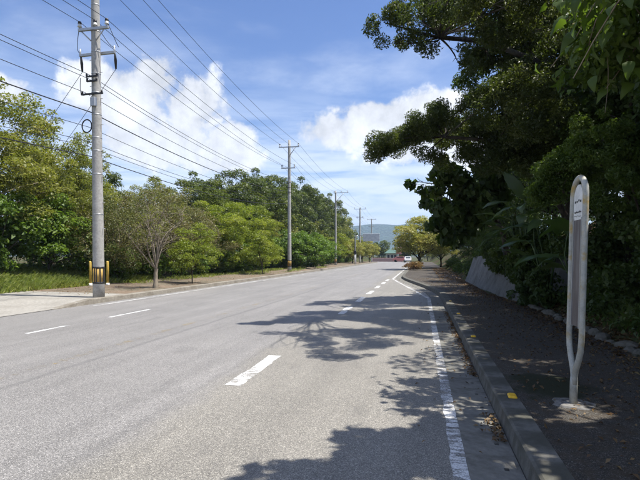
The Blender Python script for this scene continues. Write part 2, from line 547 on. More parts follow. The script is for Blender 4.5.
# foliage (colours tuned for brightness, several paler than real leaves)
M['lf_olive'] = leaf_mat('leaf_olive', [(0, (.085, .105, .026)), (.45, (.18, .195, .045)), (.8, (.26, .25, .065)), (1, (.33, .28, .12))], .42)
M['lf_dark'] = leaf_mat('leaf_dark', [(0, (.042, .064, .016)), (.5, (.09, .12, .027)), (.85, (.155, .18, .04)), (1, (.21, .22, .065))], .32)
M['lf_bright'] = leaf_mat('leaf_bright', [(0, (.09, .13, .02)), (.5, (.19, .235, .035)), (.85, (.27, .29, .05)), (1, (.34, .33, .08))], .44)
M['lf_brown'] = leaf_mat('leaf_dry', [(0, (.08, .11, .03)), (.45, (.15, .16, .055)), (.75, (.215, .185, .09)), (1, (.17, .20, .05))], .35, (1.1, 1.05, .7))
M['lf_shrub'] = leaf_mat('leaf_shrub', [(0, (.055, .105, .018)), (.5, (.115, .185, .032)), (1, (.20, .26, .055))], .40)
M['lf_yellow'] = leaf_mat('leaf_yellowing', [(0, (.16, .20, .045)), (.35, (.27, .295, .07)), (.7, (.36, .35, .11)), (1, (.38, .30, .14))], .42, (1.15, 1.1, .6))
M['lf_orange'] = leaf_mat('leaf_orange', [(0, (.12, .11, .04)), (.4, (.20, .15, .06)), (.8, (.24, .13, .06)), (1, (.15, .17, .05))], .35, (1.1, 1.0, .6))
M['lf_deep'] = leaf_mat('leaf_deep', [(0, (.034, .062, .016)), (.5, (.064, .102, .026)), (1, (.115, .15, .04))], .42)
M['lf_feather'] = leaf_mat('leaf_feathery', [(0, (.036, .055, .016)), (.5, (.074, .096, .026)), (1, (.125, .138, .042))], .42)
M['lf_creeper'] = leaf_mat('leaf_creeper', [(0, (.05, .09, .018)), (.5, (.10, .155, .03)), (1, (.16, .21, .045))], .42)
M['lf_big'] = leaf_mat('leaf_big', [(0, (.055, .095, .018)), (.5, (.10, .15, .028)), (1, (.155, .20, .04))], .45)
M['lf_grass'] = leaf_mat('grass_blade', [(0, (.15, .20, .05)), (.5, (.26, .31, .08)), (.85, (.36, .35, .12)), (1, (.42, .36, .18))], .5)
M['lf_litter'] = leaf_mat('fallen_leaf', [(0, (.06, .035, .018)), (.4, (.15, .09, .045)), (.75, (.26, .18, .09)), (1, (.34, .27, .12))], .3, (1, .9, .6))
M['lf_hill'] = leaf_mat('leaf_hill', [(0, (.020, .040, .014)), (.5, (.04, .068, .02)), (1, (.075, .10, .03))], .15)

# ------------------------------------------------------------------ setting: terrain, road, pavements
def sstep(x, a, b):
    t = min(max((x - a) / (b - a), 0), 1); return t * t * (3 - 2 * t)
def kerb_x(y):                         # foot of the right-hand kerb
    return .74 - 2.16 * sstep(y, 18, 37)
def edge_x(y):                         # right-hand edge line
    return .30 - 2.2 * min(max((y - 18.5) / 15.0, 0), 1)
def path_r(y):                         # far side of the right-hand path
    return 3.0 - .55 * sstep(y, 15, 20)
def bank_foot(y):
    return 3.1 - .5 * sstep(y, 14, 20)
def hmap(x, y):
    z = -.06
    if x < -10.8: z = -.06
    if x < -15.3:
        z = .19 + .16 * min(-15.3 - x, 5) + .10 * math.sin(x * .5 + y * .3) * min(-15.3 - x, 1)
    b = bank_foot(y)
    if x > b:
        s = min(x - b, 4.5)
        z = .10 + s * .62 + .18 * math.sin(x * 1.9 + y * .9) * min(s, 1) + .12 * math.sin(y * 2.3 + x)*min(s, 1)
    elif x > .9: z = .05
    return z
xs = sorted(set([-3000, -1500, -700, -300, -140, -90, -60, -45, -36, -30, -26, -23, -21, -19.5, -18, -17, -16, -15.3, -15.2, -13, -10.9, -10.7, -6, -2, .7, .95, 2, 2.4, 2.7, 3.0, 3.3, 3.7, 4.2, 4.8, 5.5, 6.3, 7.2, 8.5, 10, 13, 17, 22, 30, 45, 80, 160, 400, 900, 1800, 3000]))
ys = sorted(set([-200, -80, -40, -20, -12] + list(np.arange(-8, 40, 1.0)) + list(np.arange(40, 130, 4.0)) + [140, 160, 200, 260, 340, 450, 600, 800, 1100, 1500, 2200, 3200]))
g = grid_mesh('ground', xs, ys, hmap, M['soil']); tag(g, kind='structure')

def gut_x(y): return kerb_x(y) - .385
rd = grid_mesh('road', lambda y: np.array([-11.1, -10.2, -8, -5.4, -2.6, gut_x(y) + .02]), list(np.arange(-20, 42, 1.0)) + list(np.arange(42, 127, 4.0)), lambda x, y: 0.0, M['road']); tag(rd, kind='structure')
cr = grid_mesh('cross_road', [-160, -60, -10, 20, 80], [124, 128, 132, 136.5], lambda x, y: -.004 - .0, M['road']); tag(cr, kind='structure')

pt = grid_mesh('footpath', lambda y: np.linspace(kerb_x(y) + .22, path_r(y) + .12, 12), list(np.arange(-8, 40, .5)) + list(np.arange(40, 121, 3.0)),
               lambda x, y: .150 + .006 * math.sin(x * 3 + y * 1.7) + .004 * math.sin(y * 5 + x * 2), M['path']); tag(pt, kind='structure')

def apron_z(x, y):
    k_ = sstep(y, 12.4, 14.0)
    return (.012 + .14 * sstep(-x, 10.9, 14.5)) * (1 - k_) + k_ * (.158 + .03 * sstep(-x, 11.5, 14.5))
vg = grid_mesh('verge', np.linspace(-10.92, -15.6, 14), list(np.arange(16.2, 60, .7)) + list(np.arange(60, 122, 4.0)),
               lambda x, y: (apron_z(x, y) - .01) * (1 - sstep(y, 16.3, 17.4)) + sstep(y, 16.3, 17.4) * (.155 + .05 * sstep(-x, 11.4, 13) + .025 * math.sin(x * 2.1 + y * 1.3) * sstep(-x, 11.3, 12.2)), M['verge']); tag(vg, kind='structure')
ap = grid_mesh('driveway_apron', np.linspace(-10.74, -15.7, 14), list(np.arange(-4, 16.9, .6)) , apron_z, M['apron']); tag(ap, kind='structure')

# kerbs
kerb = empty('kerb', (0, 0, 0)); tag(kerb, kind='structure')
ks = MB(); ks.add([(0, 0, -.05), (.03, 0, .142), (.05, 0, .156), (.24, 0, .158), (.24, 0, -.05)] + [(0, .599, -.05), (.03, .599, .142), (.05, .599, .156), (.24, .599, .158), (.24, .599, -.05)],
                  [(0, 1, 6, 5), (1, 2, 7, 6), (2, 3, 8, 7), (3, 4, 9, 8), (4, 3, 2, 1, 0), (5, 6, 7, 8, 9)])
ksm = ks.mesh('kerb_stone'); ksm.materials.append(M['kerb'])
y = -3.0; i = 0
while y < 40:
    x0, x1 = kerb_x(y), kerb_x(y + .6)
    o = link('kerb_stone', ksm, None, kerb)
    o.location = (x0 + random.uniform(-.001, .001), y, random.uniform(-.001, .001))
    o.rotation_euler = (0, 0, math.atan2(-(x1 - x0), .6))
    y += .6
far = MB()
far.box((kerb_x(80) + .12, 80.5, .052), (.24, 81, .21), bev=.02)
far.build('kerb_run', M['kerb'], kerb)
lk = MB()
lk.add([(-10.70, 12.3, 0), (-10.73, 12.3, .002), (-10.93, 12.3, .004), (-10.70, 14.0, 0), (-10.73, 14.0, .165), (-10.95, 14.0, .175)], [(0, 1, 4, 3), (1, 2, 5, 4), (2, 0, 3, 5)])
prof = [(-10.70, -.03), (-10.72, .15), (-10.74, .168), (-10.95, .172), (-10.95, -.03)]
yy = list(np.arange(14.0, 122, .9)); vs = []; fs = []
for k, y in enumerate(yy):
    dx = random.uniform(-.006, .006)
    vs += [(px + dx, y, pz) for px, pz in prof]
    if k:
        for q in range(4): fs.append(((k - 1) * 5 + q, (k - 1) * 5 + q + 1, k * 5 + q + 1, k * 5 + q))
lk.add(vs, fs)
lko = lk.build('kerb_across_road', M['kerb_left']); lko.name = 'far_side_kerb'; tag(lko, kind='structure')

# gutter slabs with a real drain hole each
gut = empty('gutter', (0, 0, 0)); tag(gut, kind='structure')
def slab(hole):
    b = MB(); w, l = .385, .496
    gx = [0, .262, .298, w]; gy = [0, .225, .275, l]
    vs = [(x, y, 0) for y in gy for x in gx]
    fs = []
    for j in range(3):
        for i in range(3):
            if hole and i == 1 and j == 1: continue
            a = j * 4 + i; fs.append((a, a + 1, a + 5, a + 4))
    b.add(vs, fs)
    if hole:
        x0, x1, y0, y1 = gx[1], gx[2], gy[1], gy[2]
        b.add([(x0, y0, 0), (x1, y0, 0), (x1, y1, 0), (x0, y1, 0), (x0, y0, -.058), (x1, y0, -.058), (x1, y1, -.058), (x0, y1, -.058)],
              [(0, 1, 5, 4), (1, 2, 6, 5), (2, 3, 7, 6), (3, 0, 4, 7), (4, 5, 6, 7)])
    b.add([(0, 0, 0), (w, 0, 0), (w, l, 0), (0, l, 0), (0, 0, -.06), (w, 0, -.06), (w, l, -.06), (0, l, -.06)], [(0, 4, 5, 1), (1, 5, 6, 2), (2, 6, 7, 3), (3, 7, 4, 0)])
    me = b.mesh('gutter_slab'); me.materials.append(M['gutter']); return me
sl_h = slab(True); sl_p = slab(False)
y = -2.0; i = 0
while y < 38:
    x0, x1 = gut_x(y), gut_x(y + .5)
    o = link('gutter_slab', sl_h if (i % 1 == 0 and y < 17) else sl_p, None, gut)
    o.location = (x0, y, .006 + random.uniform(0, .003)); o.rotation_euler = (0, random.uniform(-.006, .006), math.atan2(-(x1 - x0), .5))
    y += .5; i += 1
fg = MB(); fg.box((gut_x(80) + .19, 79.2, -.02), (.38, 82, .05)); fg.build('gutter_run', M['gutter'], gut)

# painted lines (4 mm above the road)
def strip(mb, pts, w, z=.004, jit=0.0):
    vs = []; fs = []; N_ = len(pts); g_ = np.random.default_rng(N_ + int(abs(pts[0][1]) * 10))
    def wear():
        return np.interp(np.arange(N_), np.arange(0, N_ + 7, 7), g_.random(len(np.arange(0, N_ + 7, 7)))) * .7 + np.interp(np.arange(N_), np.arange(0, N_ + 2, 2), g_.random(len(np.arange(0, N_ + 2, 2)))) * .3
    ea, eb = wear(), wear()
    for k, (x, y) in enumerate(pts):
        a = pts[max(k - 1, 0)]; b = pts[min(k + 1, len(pts) - 1)]
        t = Vector((b[0] - a[0], b[1] - a[1])).normalized(); n = Vector((t.y, -t.x))
        wa, wb = w / 2 * (1 + jit * (.3 - 1.5 * ea[k])), w / 2 * (1 + jit * (.3 - 1.5 * eb[k]))
        vs += [(x - n.x * wa, y - n.y * wa, z), (x + n.x * wb, y + n.y * wb, z)]
        if k: fs.append((2 * k - 2, 2 * k - 1, 2 * k + 1, 2 * k))
    mb.add(vs, fs)
def marking(name, pts, w, mat, jit=0.0):
    mb = MB(); strip(mb, pts, w, .004, jit); o = mb.build(name, mat); tag(o, kind='structure'); return o
marking('edge_line', [(edge_x(y), y) for y in list(np.arange(-3, 12, .035)) + list(np.arange(12, 34, .25)) + list(np.arange(34, 122, 4.0))], .145, M['white_worn'], .32)
for (y0, y1) in ((5.55, 7.35), (13.0, 15.0), (16.6, 18.6), (20.2, 22.2), (23.8, 25.8), (27.4, 29.4), (31.0, 33.0)):
    xo = -2.28 if y0 < 8 else -2.17
    marking('bay_line_dash', [(xo, y) for y in np.linspace(y0, y1, 44)], .24, M['white'], .42)
for (y0, y1, mt_) in ((5.4, 6.7, 'white'), (8.4, 9.6, 'white'), (11.1, 13.0, 'white'), (14.6, 16.4, 'white_faint'), (18.2, 20.0, 'white_faint'), (21.8, 23.6, 'white_faint')):
    marking('lane_line_dash', [(-7.95, y) for y in np.linspace(y0, y1, 6)], .10, M[mt_])
marking('verge_edge_line', [(-10.25 + .9 * sstep(y, 22, 60), y) for y in list(np.arange(13.5, 122, 2.0))], .12, M['white_worn'])
marking('centre_line', [(-5.35, y) for y in list(np.arange(-4, 122, 2.0))], .14, M['yellow_line'])

# ------------------------------------------------------------------ retaining wall, stone edging
def wall_pt(y, t):     # t 0 foot..1 top, leaning back; the near end runs into the bank
    top = 1.45 + .55 * sstep(y, 27, 19)
    return (2.46 + .30 * sstep(y, 27, 18) + .9 * sstep(y, 17.5, 12.5) + .46 * t * top * .75, y, .12 + top * t)
wl = MB(); vs = []; fs = []
Yw = np.linspace(28.6, 12.0, 26)
for k, y in enumerate(Yw):
    for t_ in (0, .33, .66, 1.0):
        p = wall_pt(y, t_); vs.append((p[0] + .012 * math.sin(7 * y + 5 * t_), p[1], p[2]))
    p = wall_pt(y, 1.0); vs.append((p[0] + .3, p[1], p[2] + .01)); vs.append((p[0] + .35, p[1], 0))
    if k:
        for q in range(5): fs.append(((k - 1) * 6 + q, (k - 1) * 6 + q + 1, k * 6 + q + 1, k * 6 + q))
fs.append((0, 5, 4, 3, 2, 1))
wl.add(vs, fs)
tag(wl.build('retaining_wall', M['wall']), 'sloping pale concrete retaining wall at the foot of the wooded bank', 'wall')

def rock_mesh(seed, sx, sy, sz):
    r = np.random.default_rng(seed)
    import bmesh
    bm = bmesh.new(); bmesh.ops.create_icosphere(bm, subdivisions=2, radius=1)
    ax = r.normal(size=(7, 3)); ax /= np.linalg.norm(ax, axis=1, keepdims=True); dd = r.uniform(.62, .9, 7)
    for v in bm.verts:
        p = np.array(v.co)
        for a, d in zip(ax, dd):
            e = p @ a - d
            if e > 0: p = p - a * e * .85
        v.co = (p[0] * sx, p[1] * sy, p[2] * sz)
    me = bpy.data.meshes.new('stone'); bm.to_mesh(me); bm.free(); me.materials.append(M['stone']); return me
rocks = [rock_mesh(20 + k, *s) for k, s in enumerate([(.15, .24, .14), (.13, .20, .12), (.16, .28, .11), (.12, .17, .13), (.17, .22, .16)])]
edg = empty('stone_edging', (3.0, 4, .1)); tag(edg, 'row of mossy rough stones between footpath and undergrowth', 'edging')
y = 3.2
while y < 17.5:
    o = link('stone', random.choice(rocks), None, edg)
    sc_ = random.uniform(.85, 1.15)
    o.location = (path_r(y) + .13 + random.uniform(-.05, .05) - 3.0, y - 4, .045 + random.uniform(-.04, .03)); o.scale = (sc_, sc_ * random.uniform(.8, 1.3), sc_ * .85)
    o.rotation_euler = (random.uniform(-.2, .2), random.uniform(-.2, .2), random.uniform(-.3, .3))
    y += random.uniform(.34, .50)

# ------------------------------------------------------------------ bus stop hoop sign
bs = empty('bus_stop_sign', (1.465, 5.07, .15)); bs.rotation_euler = (0, R(.8), 0); tag(bs, 'worn hoop-shaped steel bus stop sign on the shaded footpath', 'sign')
hd = Vector((.012, -.9999, 0))
HW = .185
def hp(a, z): return (hd.x * a, hd.y * a, z)
h = MB()
left = [hp(-.012, .20), hp(-.012, .27), hp(-.05, .36), hp(-.12, .46), hp(-.165, .55), hp(-HW, .66), hp(-HW, 1.0), hp(-HW, 1.5), hp(-HW, 2.02)]
arc = [hp(-HW * math.cos(a), 2.02 + HW * math.sin(a)) for a in np.linspace(0.15, math.pi - .15, 15)]
right = [(-p[0], -p[1], p[2]) for p in reversed(left)]
h.tube(left + arc + right, .0275, 12)
h.build('hoop_tube', M['hoop'], bs)
h = MB(); h.tube([(0, 0, -.02), (0, 0, .22), (0, 0, .30)], [.036, .036, .03], 14); h.build('post', M['hoop'], bs)
h = MB()
n = 36
ring = [(.21 * math.copysign(abs(math.cos(a)) ** .45, math.cos(a)) * (1 + .10 * math.sin(5 * a + 1) + .05 * math.sin(11 * a)), .17 * math.copysign(abs(math.sin(a)) ** .45, math.sin(a)) * (1 + .09 * math.cos(4 * a) + .05 * math.sin(9 * a))) for a in np.linspace(0, 2 * math.pi, n, endpoint=False)]
h.add([(x, y, .014) for x, y in ring] + [(x * 1.1, y * 1.1, -.01) for x, y in ring], [tuple(range(n))] + [(i, n + i, n + (i + 1) % n, (i + 1) % n) for i in range(n)])
ft = h.build('footing', M['pad'], bs); ft.rotation_euler = (0, 0, -.25); ft.scale = (.82, .85, 1)
ang = math.atan2(hd.y, hd.x)
mp, t, out = new_mat('faded_panel')
co = t.new('ShaderNodeTexCoord').outputs['Object']
nn = t.noise(t.mapping(co, (10, 10, 1.5)), 1.0, 5, .65)
cc = t.mix(t.map(nn, .35, .65), (.09, .075, .075), (.20, .18, .18))
t.l.new(principled(t, cc, .5, .4).outputs[0], out.inputs[0])
h = MB(); h.box((0, 0, 1.29), (.23, .012, 1.04), ang); pn = h.build('lower_panel', mp, bs)
up_ = MB(); pts = [hp(-.125, 1.80), hp(.125, 1.80), hp(.125, 2.0)] + [hp(.125 * math.cos(a), 2.0 + .14 * math.sin(a)) for a in np.linspace(.2, math.pi - .2, 9)] + [hp(-.125, 2.0)]
nv = Vector((-hd.y, hd.x, 0)) * .008
k = len(pts)
up_.add([Vector(p) + nv for p in pts] + [Vector(p) - nv for p in pts], [tuple(range(k)), tuple(range(2 * k - 1, k - 1, -1))] + [(i, k + i, k + (i + 1) % k, (i + 1) % k) for i in range(k)])
pu = up_.build('upper_panel', M['white_paint'], bs)
mk = MB()
for sgn in (1, -1):
    for row, zz, n_ in ((0, 1.875, 7), (1, 1.98, 4), (2, 1.835, 9)):
        for q in range(n_):
            aa = -.10 + .2 * (q + .5) / n_
            c_ = Vector(hp(aa, zz + random.uniform(-.006, .006))) + nv * 1.25 * sgn
            mk.box(c_, (.2 / n_ * .6, .002, random.choice((.012, .02, .016)) if row != 2 else .005), ang)
mk.build('faded_lettering', M['dark_steel'], pu)['kind'] = 'stuff'
for a_ in (-.118, .118):
    h = MB(); h.box(hp(a_, 1.29), (.022, .026, 1.06), ang); h.build('panel_rail', M['steel'], bs)
for z_ in (.8, 1.3, 1.78):
    h = MB(); h.box(hp(0, z_), (.36, .01, .02), ang); h.build('bracket', M['steel'], bs)

# yellow reflective markers on the kerb
mk = MB(); mk.box((0, 0, .012), (.085, .15, .026), bev=.016); mkm = mk.mesh('kerb_marker'); mkm.materials.append(M['marker'])
mkl = ['yellow kerb marker nearest the camera, level with the bus stop sign', 'second yellow kerb marker, next one beyond the bus stop sign',
       'third yellow kerb marker along the shaded kerb', 'fourth and farthest clearly visible yellow kerb marker']
for k, y in enumerate((5.2, 8.95, 12.4, 15.85)):
    o = link('kerb_marker', mkm); o.location = (kerb_x(y) + .185, y, .152); o.rotation_euler = (0, 0, random.uniform(-.06, .06))
    tag(o, mkl[k], 'marker', 'yellow markers along the kerb')

# ------------------------------------------------------------------ utility poles
def shaft(root, hgt, r0, r1, lean=0.0, joints=()):
    b = MB(); zs = np.linspace(-.3, hgt, 14)
    b.tube([(lean * z / hgt, 0, z) for z in zs], [r0 + (r1 - r0) * max(z, 0) / hgt for z in zs], 20)
    o = b.build('pole_shaft', M['pole'], root)
    return o
def rad(z, hgt, r0, r1): return r0 + (r1 - r0) * z / hgt
def crossarm(root, z, x0, x1, y=-.16, ins=(), mat='steel', dead=()):
    b = MB(); b.box(((x0 + x1) / 2, y, z), (x1 - x0, .085, .085), bev=.006)
    o = b.build('crossarm', M[mat], root)
    for xi in ins:
        c = MB()
        zz = z + .045
        c.tube([(xi, y, zz), (xi, y, zz + .05), (xi, y, zz + .06), (xi, y, zz + .10), (xi, y, zz + .11), (xi, y, zz + .15), (xi, y, zz + .16), (xi, y, zz + .2)], [.02, .02, .075, .065, .045, .06, .05, .03], 10)
        s_ = c.build('insulator', M['porcelain'], o)
        c = MB(); c.tube([(xi, y, zz + .16), (xi, y, zz + .24)], [.062, .055], 10); c.build('insulator_cap', M['black'], o)
    return o
def bands(root, zs, hgt, r0, r1):
    for z in zs:
        b = MB(); r_ = rad(z, hgt, r0, r1) + .008
        b.tube([(0, 0, z - .015), (0, 0, z + .015)], r_ - .003, 20); b.build('pole_band', M['steel'], root)
def brace(root, p, q, r_=.022):
    b = MB(); b.tube([p, q], r_, 6); b.build('brace', M['steel'], root)
def warning(root, z0, z1, hgt, r0, r1):
    b = MB(); b.tube([(0, 0, z0), (0, 0, z1)], [rad(z0, hgt, r0, r1) + .006, rad(z1, hgt, r0, r1) + .006], 24)
    o = b.build('warning_band', M['ochre'], root)
    for z in (z0, z1):
        b = MB(); b.tube([(0, 0, z - .03), (0, 0, z + .03)], rad(z, hgt, r0, r1) + .011, 24); b.build('band_rim', M['black'], o)
    for k in range(8):
        a = 2 * math.pi * k / 8 + .1
        rr = rad(z0, hgt, r0, r1) + .006
        for da in (-.16, .16) if k % 2 == 0 else (0,):
            b = MB(); b.box((rr * math.cos(a + da), rr * math.sin(a + da), (z0 + z1) / 2), (.014, .038, z1 - z0), a + da); b.build('stripe', M['black'], o)

PX = [-10.9, -11.05, -11.8, -13.0, -12.2, -12.6]
PY = [-12.5, 14.85, 42.5, 73.6, 97.6, 125.0]
# near pole
H1 = 12.6
p1 = empty('utility_pole', (PX[1], PY[1], .15)); tag(p1, 'tall concrete utility pole with striped band nearest the camera, on the verge', 'utility pole')
shaft(p1, H1, .195, .12)
crossarm(p1, 11.75, -.85, .85, ins=(-.75, 0.18, .75))
crossarm(p1, 9.23, -.55, .62, ins=(-.5, .1, .55))
ca = crossarm(p1, 8.52, -.78, .62, y=.17)
for xi in (-.75, .6):
    c = MB(); c.tube([(xi, .2, 8.48), (xi - .05, .3, 8.3), (xi - .12, .42, 8.05)], [.03, .05, .03], 8); c.build('strain_insulator', M['black'], ca)
    c = MB(); c.tube([(xi, .17, 8.5), (xi, .17, 8.75)], [.03, .022], 8); c.build('insulator', M['porcelain'], ca)
brace(p1, (-.45, -.16, 9.19), (-.1, -.12, 8.85)); brace(p1, (.45, -.16, 9.19), (.1, -.12, 8.85))
brace(p1, (-.6, -.16, 11.7), (-.1, -.12, 11.2)); brace(p1, (.6, -.16, 11.7), (.1, -.12, 11.2))
bands(p1, (11.7, 10.1, 9.2, 8.5, 7.75, 7.1, 6.35, 5.55, 5.1, 4.3, 2.9), H1, .195, .12)
for z, L in ((7.62, .22), (7.46, .2), (7.02, .42)):
    b = MB(); b.box((-.04, -.18, z), (L * 2, .05, .05)); b.build('bracket', M['dark_steel'], p1)
    for s_ in (-1, 1):
        b = MB(); b.tube([(s_ * L * .9 - .04, -.18, z + .02), (s_ * L * .9 - .04, -.18, z + .1)], [.035, .03], 8); b.build('spool', M['black'], p1)
for z in np.arange(2.4, 8.3, .45):       # climbing bolts
    s_ = 1 if int(z / .45) % 2 else -1
    b = MB(); r_ = rad(z, H1, .195, .12); b.tube([(s_ * r_ * .9, 0, z), (s_ * (r_ + .1), 0, z)], .011, 5); b.build('step_bolt', M['steel'], p1)
b = MB(); b.tube([(-.30 + .19 * math.cos(a), -.12, 5.95 + .22 * math.sin(a)) for a in np.linspace(0, 2 * math.pi, 25)], .022, 6); b.build('cable_coil', M['black'], p1)
b = MB(); b.box((.02, -.19, 6.75), (.2, .12, .3), bev=.02); b.build('junction_box', M['steel'], p1)
warning(p1, .52, 1.05, H1, .195, .12)
for (a, b_) in (((-.5, -.16, 9.45), (-.75, .2, 8.6)), ((.55, -.16, 9.45), (.75, .2, 8.7)), ((.12, -.16, 9.4), (.62, .2, 8.7)), ((-.5, -.16, 7.6), (-.2, -.18, 7.05))):
    pts = []
    for s_ in np.linspace(0, 1, 9):
        p = Vector(a).lerp(Vector(b_), s_); p.z -= .28 * math.sin(math.pi * s_); p.x += .12 * math.sin(math.pi * s_) * (1 if a[0] > 0 else -1); pts.append(p)
    jm = MB(); jm.tube(pts, .011, 5); jm.build('jumper_cable', M['wire'], p1)

# second pole
H2 = 12.0
p2 = empty('utility_pole', (PX[2], PY[2], .15)); tag(p2, 'second concrete utility pole along the left verge, with two crossarms', 'utility pole')
shaft(p2, H2, .185, .115)
crossarm(p2, 11.35, -.95, .98, ins=(-.85, -.02, .9))
brace(p2, (.62, -.16, 11.3), (.08, -.12, 10.6), .035)
crossarm(p2, 9.45, -.72, .6, ins=(-.65, .52))
bands(p2, (11.3, 10.6, 9.45, 8.6, 8.0, 7.4, 6.9, 3.5), H2, .185, .115)
warning(p2, .5, 1.05, H2, .185, .115)
for z, L in ((8.1, .22), (7.7, .2), (7.2, .3)):
    b = MB(); b.box((-.04, -.17, z), (L * 2, .05, .05)); b.build('bracket', M['dark_steel'], p2)
# third pole: arms reach out over the road
H3 = 11.6
p3 = empty('utility_pole', (PX[3], PY[3], .1)); tag(p3, 'third concrete utility pole, its crossarm braced out to one side', 'utility pole')
shaft(p3, H3, .18, .12)
crossarm(p3, 11.25, -.3, 2.0, ins=(-.2, .9, 1.9)); brace(p3, (1.3, -.16, 11.2), (.06, -.12, 9.9), .04)
warning(p3, .5, 1.05, H3, .18, .12)
bands(p3, (11.2, 9.9, 8.0, 7.4), H3, .18, .12)
# fourth, fifth
p4 = empty('utility_pole', (PX[4], PY[4], .05)); tag(p4, 'fourth concrete utility pole, slim, beside the overhead road sign', 'utility pole')
shaft(p4, 11.4, .18, .12); crossarm(p4, 11.1, -1.2, 1.2, ins=(-1.1, .1, 1.1)); crossarm(p4, 9.3, -.7, .7, ins=(-.6, .6))
p5 = copy_tree(p4); p5.location = (PX[5], PY[5], -.1); p5['label'] = 'fifth and farthest utility pole of the row, small against the hill'
for o_ in (p1, p2, p3, p4, p5): o_['group'] = 'utility poles along the left verge'

# ------------------------------------------------------------------ overhead wires
def sag_line(pts, sag, n=14):
    out = []
    for a, b in zip(pts[:-1], pts[1:]):
        a, b = Vector(a), Vector(b)
        for k in range(n + (b is pts[-1])):
            s_ = k / n; p = a.lerp(b, s_); p.z -= sag * (b - a).length / 28 * 4 * s_ * (1 - s_); out.append(p)
    out.append(Vector(pts[-1])); return out
def wire(label, offs, sag=.45, r=.013, end=6, mat='wire'):
    """offs: (dx,z) per pole from pole 0"""
    pts = [(PX[k] + dx, PY[k] - .16, z) for k, (dx, z) in enumerate(offs[:end])]
    b = MB(); b.tube(sag_line(pts, sag), r * .75, 5); o = b.build('overhead_wire', M[mat])
    tag(o, label, 'wire', 'wires strung along the left verge')
top = [(-.75, -.85, -.2), (.18, -.02, .9), (.75, .9, 1.9)]
nm = ['left-hand', 'middle', 'right-hand']
for k in range(3):
    d1, d2, d3 = top[k]; d4 = (-1.1, .1, 1.1)[k]
    wire('%s of the three highest wires, over the crossarm of the second pole' % nm[k], [(d1, 12.1), (d1, 12.1), (d2, 11.78), (d3, 11.6), (d4, 11.4), (d4, 11.2)], .5)
mid_ = [(-.5, -.65, 9.9), (.1, -.1, 9.7), (.55, .52, 9.9)]
for k in range(3):
    d1, d2, z2 = mid_[k]
    wire('%s of the three wires on the upper visible crossarm of the near pole' % nm[k], [(d1, 9.62), (d1, 9.66), (d2, z2 - .05), (d2 * .6 + .2, 9.6), (d2, 9.5), (d2, 9.4)], .5)
lows = [('uppermost thin wire below the crossarms of the near pole', -.2, 7.86, 8.45, .014), ('second thin wire below the crossarms of the near pole', -.18, 7.70, 8.2, .013),
        ('wire clipped to the bracket under the jumper loops of the near pole', -.35, 7.25, 7.9, .014), ('thick black cable wrapping past the near pole above its coil', -.1, 6.55, 7.5, .024),
        ('thin wire just above the cable coil on the near pole', -.2, 6.05, 7.15, .013), ('upper wire of the pair below the cable coil on the near pole', -.2, 5.55, 6.9, .013),
        ('lower wire of the pair below the cable coil on the near pole', -.2, 5.38, 6.7, .012), ('lowest thick black cable on the near pole', -.16, 5.05, 6.4, .022)]
for (lb, dx, z1, z2, r_) in lows:
    wire(lb, [(dx, z1 + .1), (dx, z1), (dx, z2), (dx, z2 - .2), (dx, z2 - .3), (dx, z2 - .5)], .55, r_)
for (lb, a, bpt) in (('left slanting wire dropping from the near pole to the wood', (PX[1] - .87, PY[1] + .42, 8.2), (-20.5, 21.0, 6.0)),
                     ('right slanting wire dropping from the near pole to the wood', (PX[1] + .48, PY[1] + .42, 8.2), (-19.8, 21.5, 5.2))):
    b = MB(); b.tube(sag_line([a, bpt], .15), .009, 5); tag(b.build('overhead_wire', M['wire']), lb, 'wire', 'slanting branch wires')

# ------------------------------------------------------------------ yellow bollards by the near pole
def bollard(loc, label):
    r_ = empty('bollard', loc); tag(r_, label, 'bollard', 'yellow bollards behind the near pole')
    b = MB(); b.tube([(0, 0, .1), (0, 0, 1.1), (0, 0, 1.16)], [.06, .06, .04], 12); b.build('post', M['yellow'], r_)
    b = MB(); b.tube([(0, 0, -.05), (0, 0, .12)], [.095, .085], 12); b.build('foot', M['white_paint'], r_)
bollard((-15.25, 19.9, .2), 'yellow bollard showing to the left of the near utility pole')
bollard((-14.62, 20.3, .2), 'yellow bollard half hidden to the right of the near utility pole')

# overhead road sign
rs = empty('road_sign', (-11.35, 84.0, .1)); tag(rs, 'large blue-grey overhead road sign on a steel post with arm', 'sign')
b = MB(); b.tube([(0, 0, 0), (0, 0, 4.6), (.1, 0, 5.0), (.5, 0, 5.1)], [.16, .13, .1, .08], 10); b.build('post', M['steel'], rs)
b = MB(); b.tube([(.3, 0, 5.1), (4.3, .1, 5.05)], .06, 8); b.build('arm', M['steel'], rs)
m_, t_, o_ = new_mat('sign_face')
co = t_.new('ShaderNodeTexCoord').outputs['Object']
t_.l.new(principled(t_, t_.mix(t_.map(t_.noise(co, 3, 4, .6), .4, .6), (.46, .50, .54), (.56, .59, .62)), .4, .4).outputs[0], o_.inputs[0])
b = MB(); b.box((2.85, -.12, 4.75), (2.9, .06, 1.35), bev=.02); b.build('sign_panel', m_, rs)
b = MB(); b.box((-.02, -.2, 2.15), (.5, .3, .5), bev=.03); b.build('control_box', M['black'], rs)
b = MB(); b.tube([(0, 0, 0), (0, 0, 2.0)], [.2, .2], 10); b.build('post_sleeve', M['white_paint'], rs)

# ------------------------------------------------------------------ trees: prototypes
def limb(mb, a, b, r0, r1, bend=.15, n=6, sides=6, r=rng):
    a, b = Vector(a), Vector(b); L = (b - a).length
    off = Vector(r.normal(size=3)) * bend * L; off.z = abs(off.z) * .5
    pts = []; rd_ = []
    for k in range(n + 1):
        s_ = k / n; p = a.lerp(b, s_) + off * math.sin(math.pi * s_); pts.append(p); rd_.append(r0 + (r1 - r0) * s_)
    mb.tube(pts, rd_, sides, caps=False)
    return pts

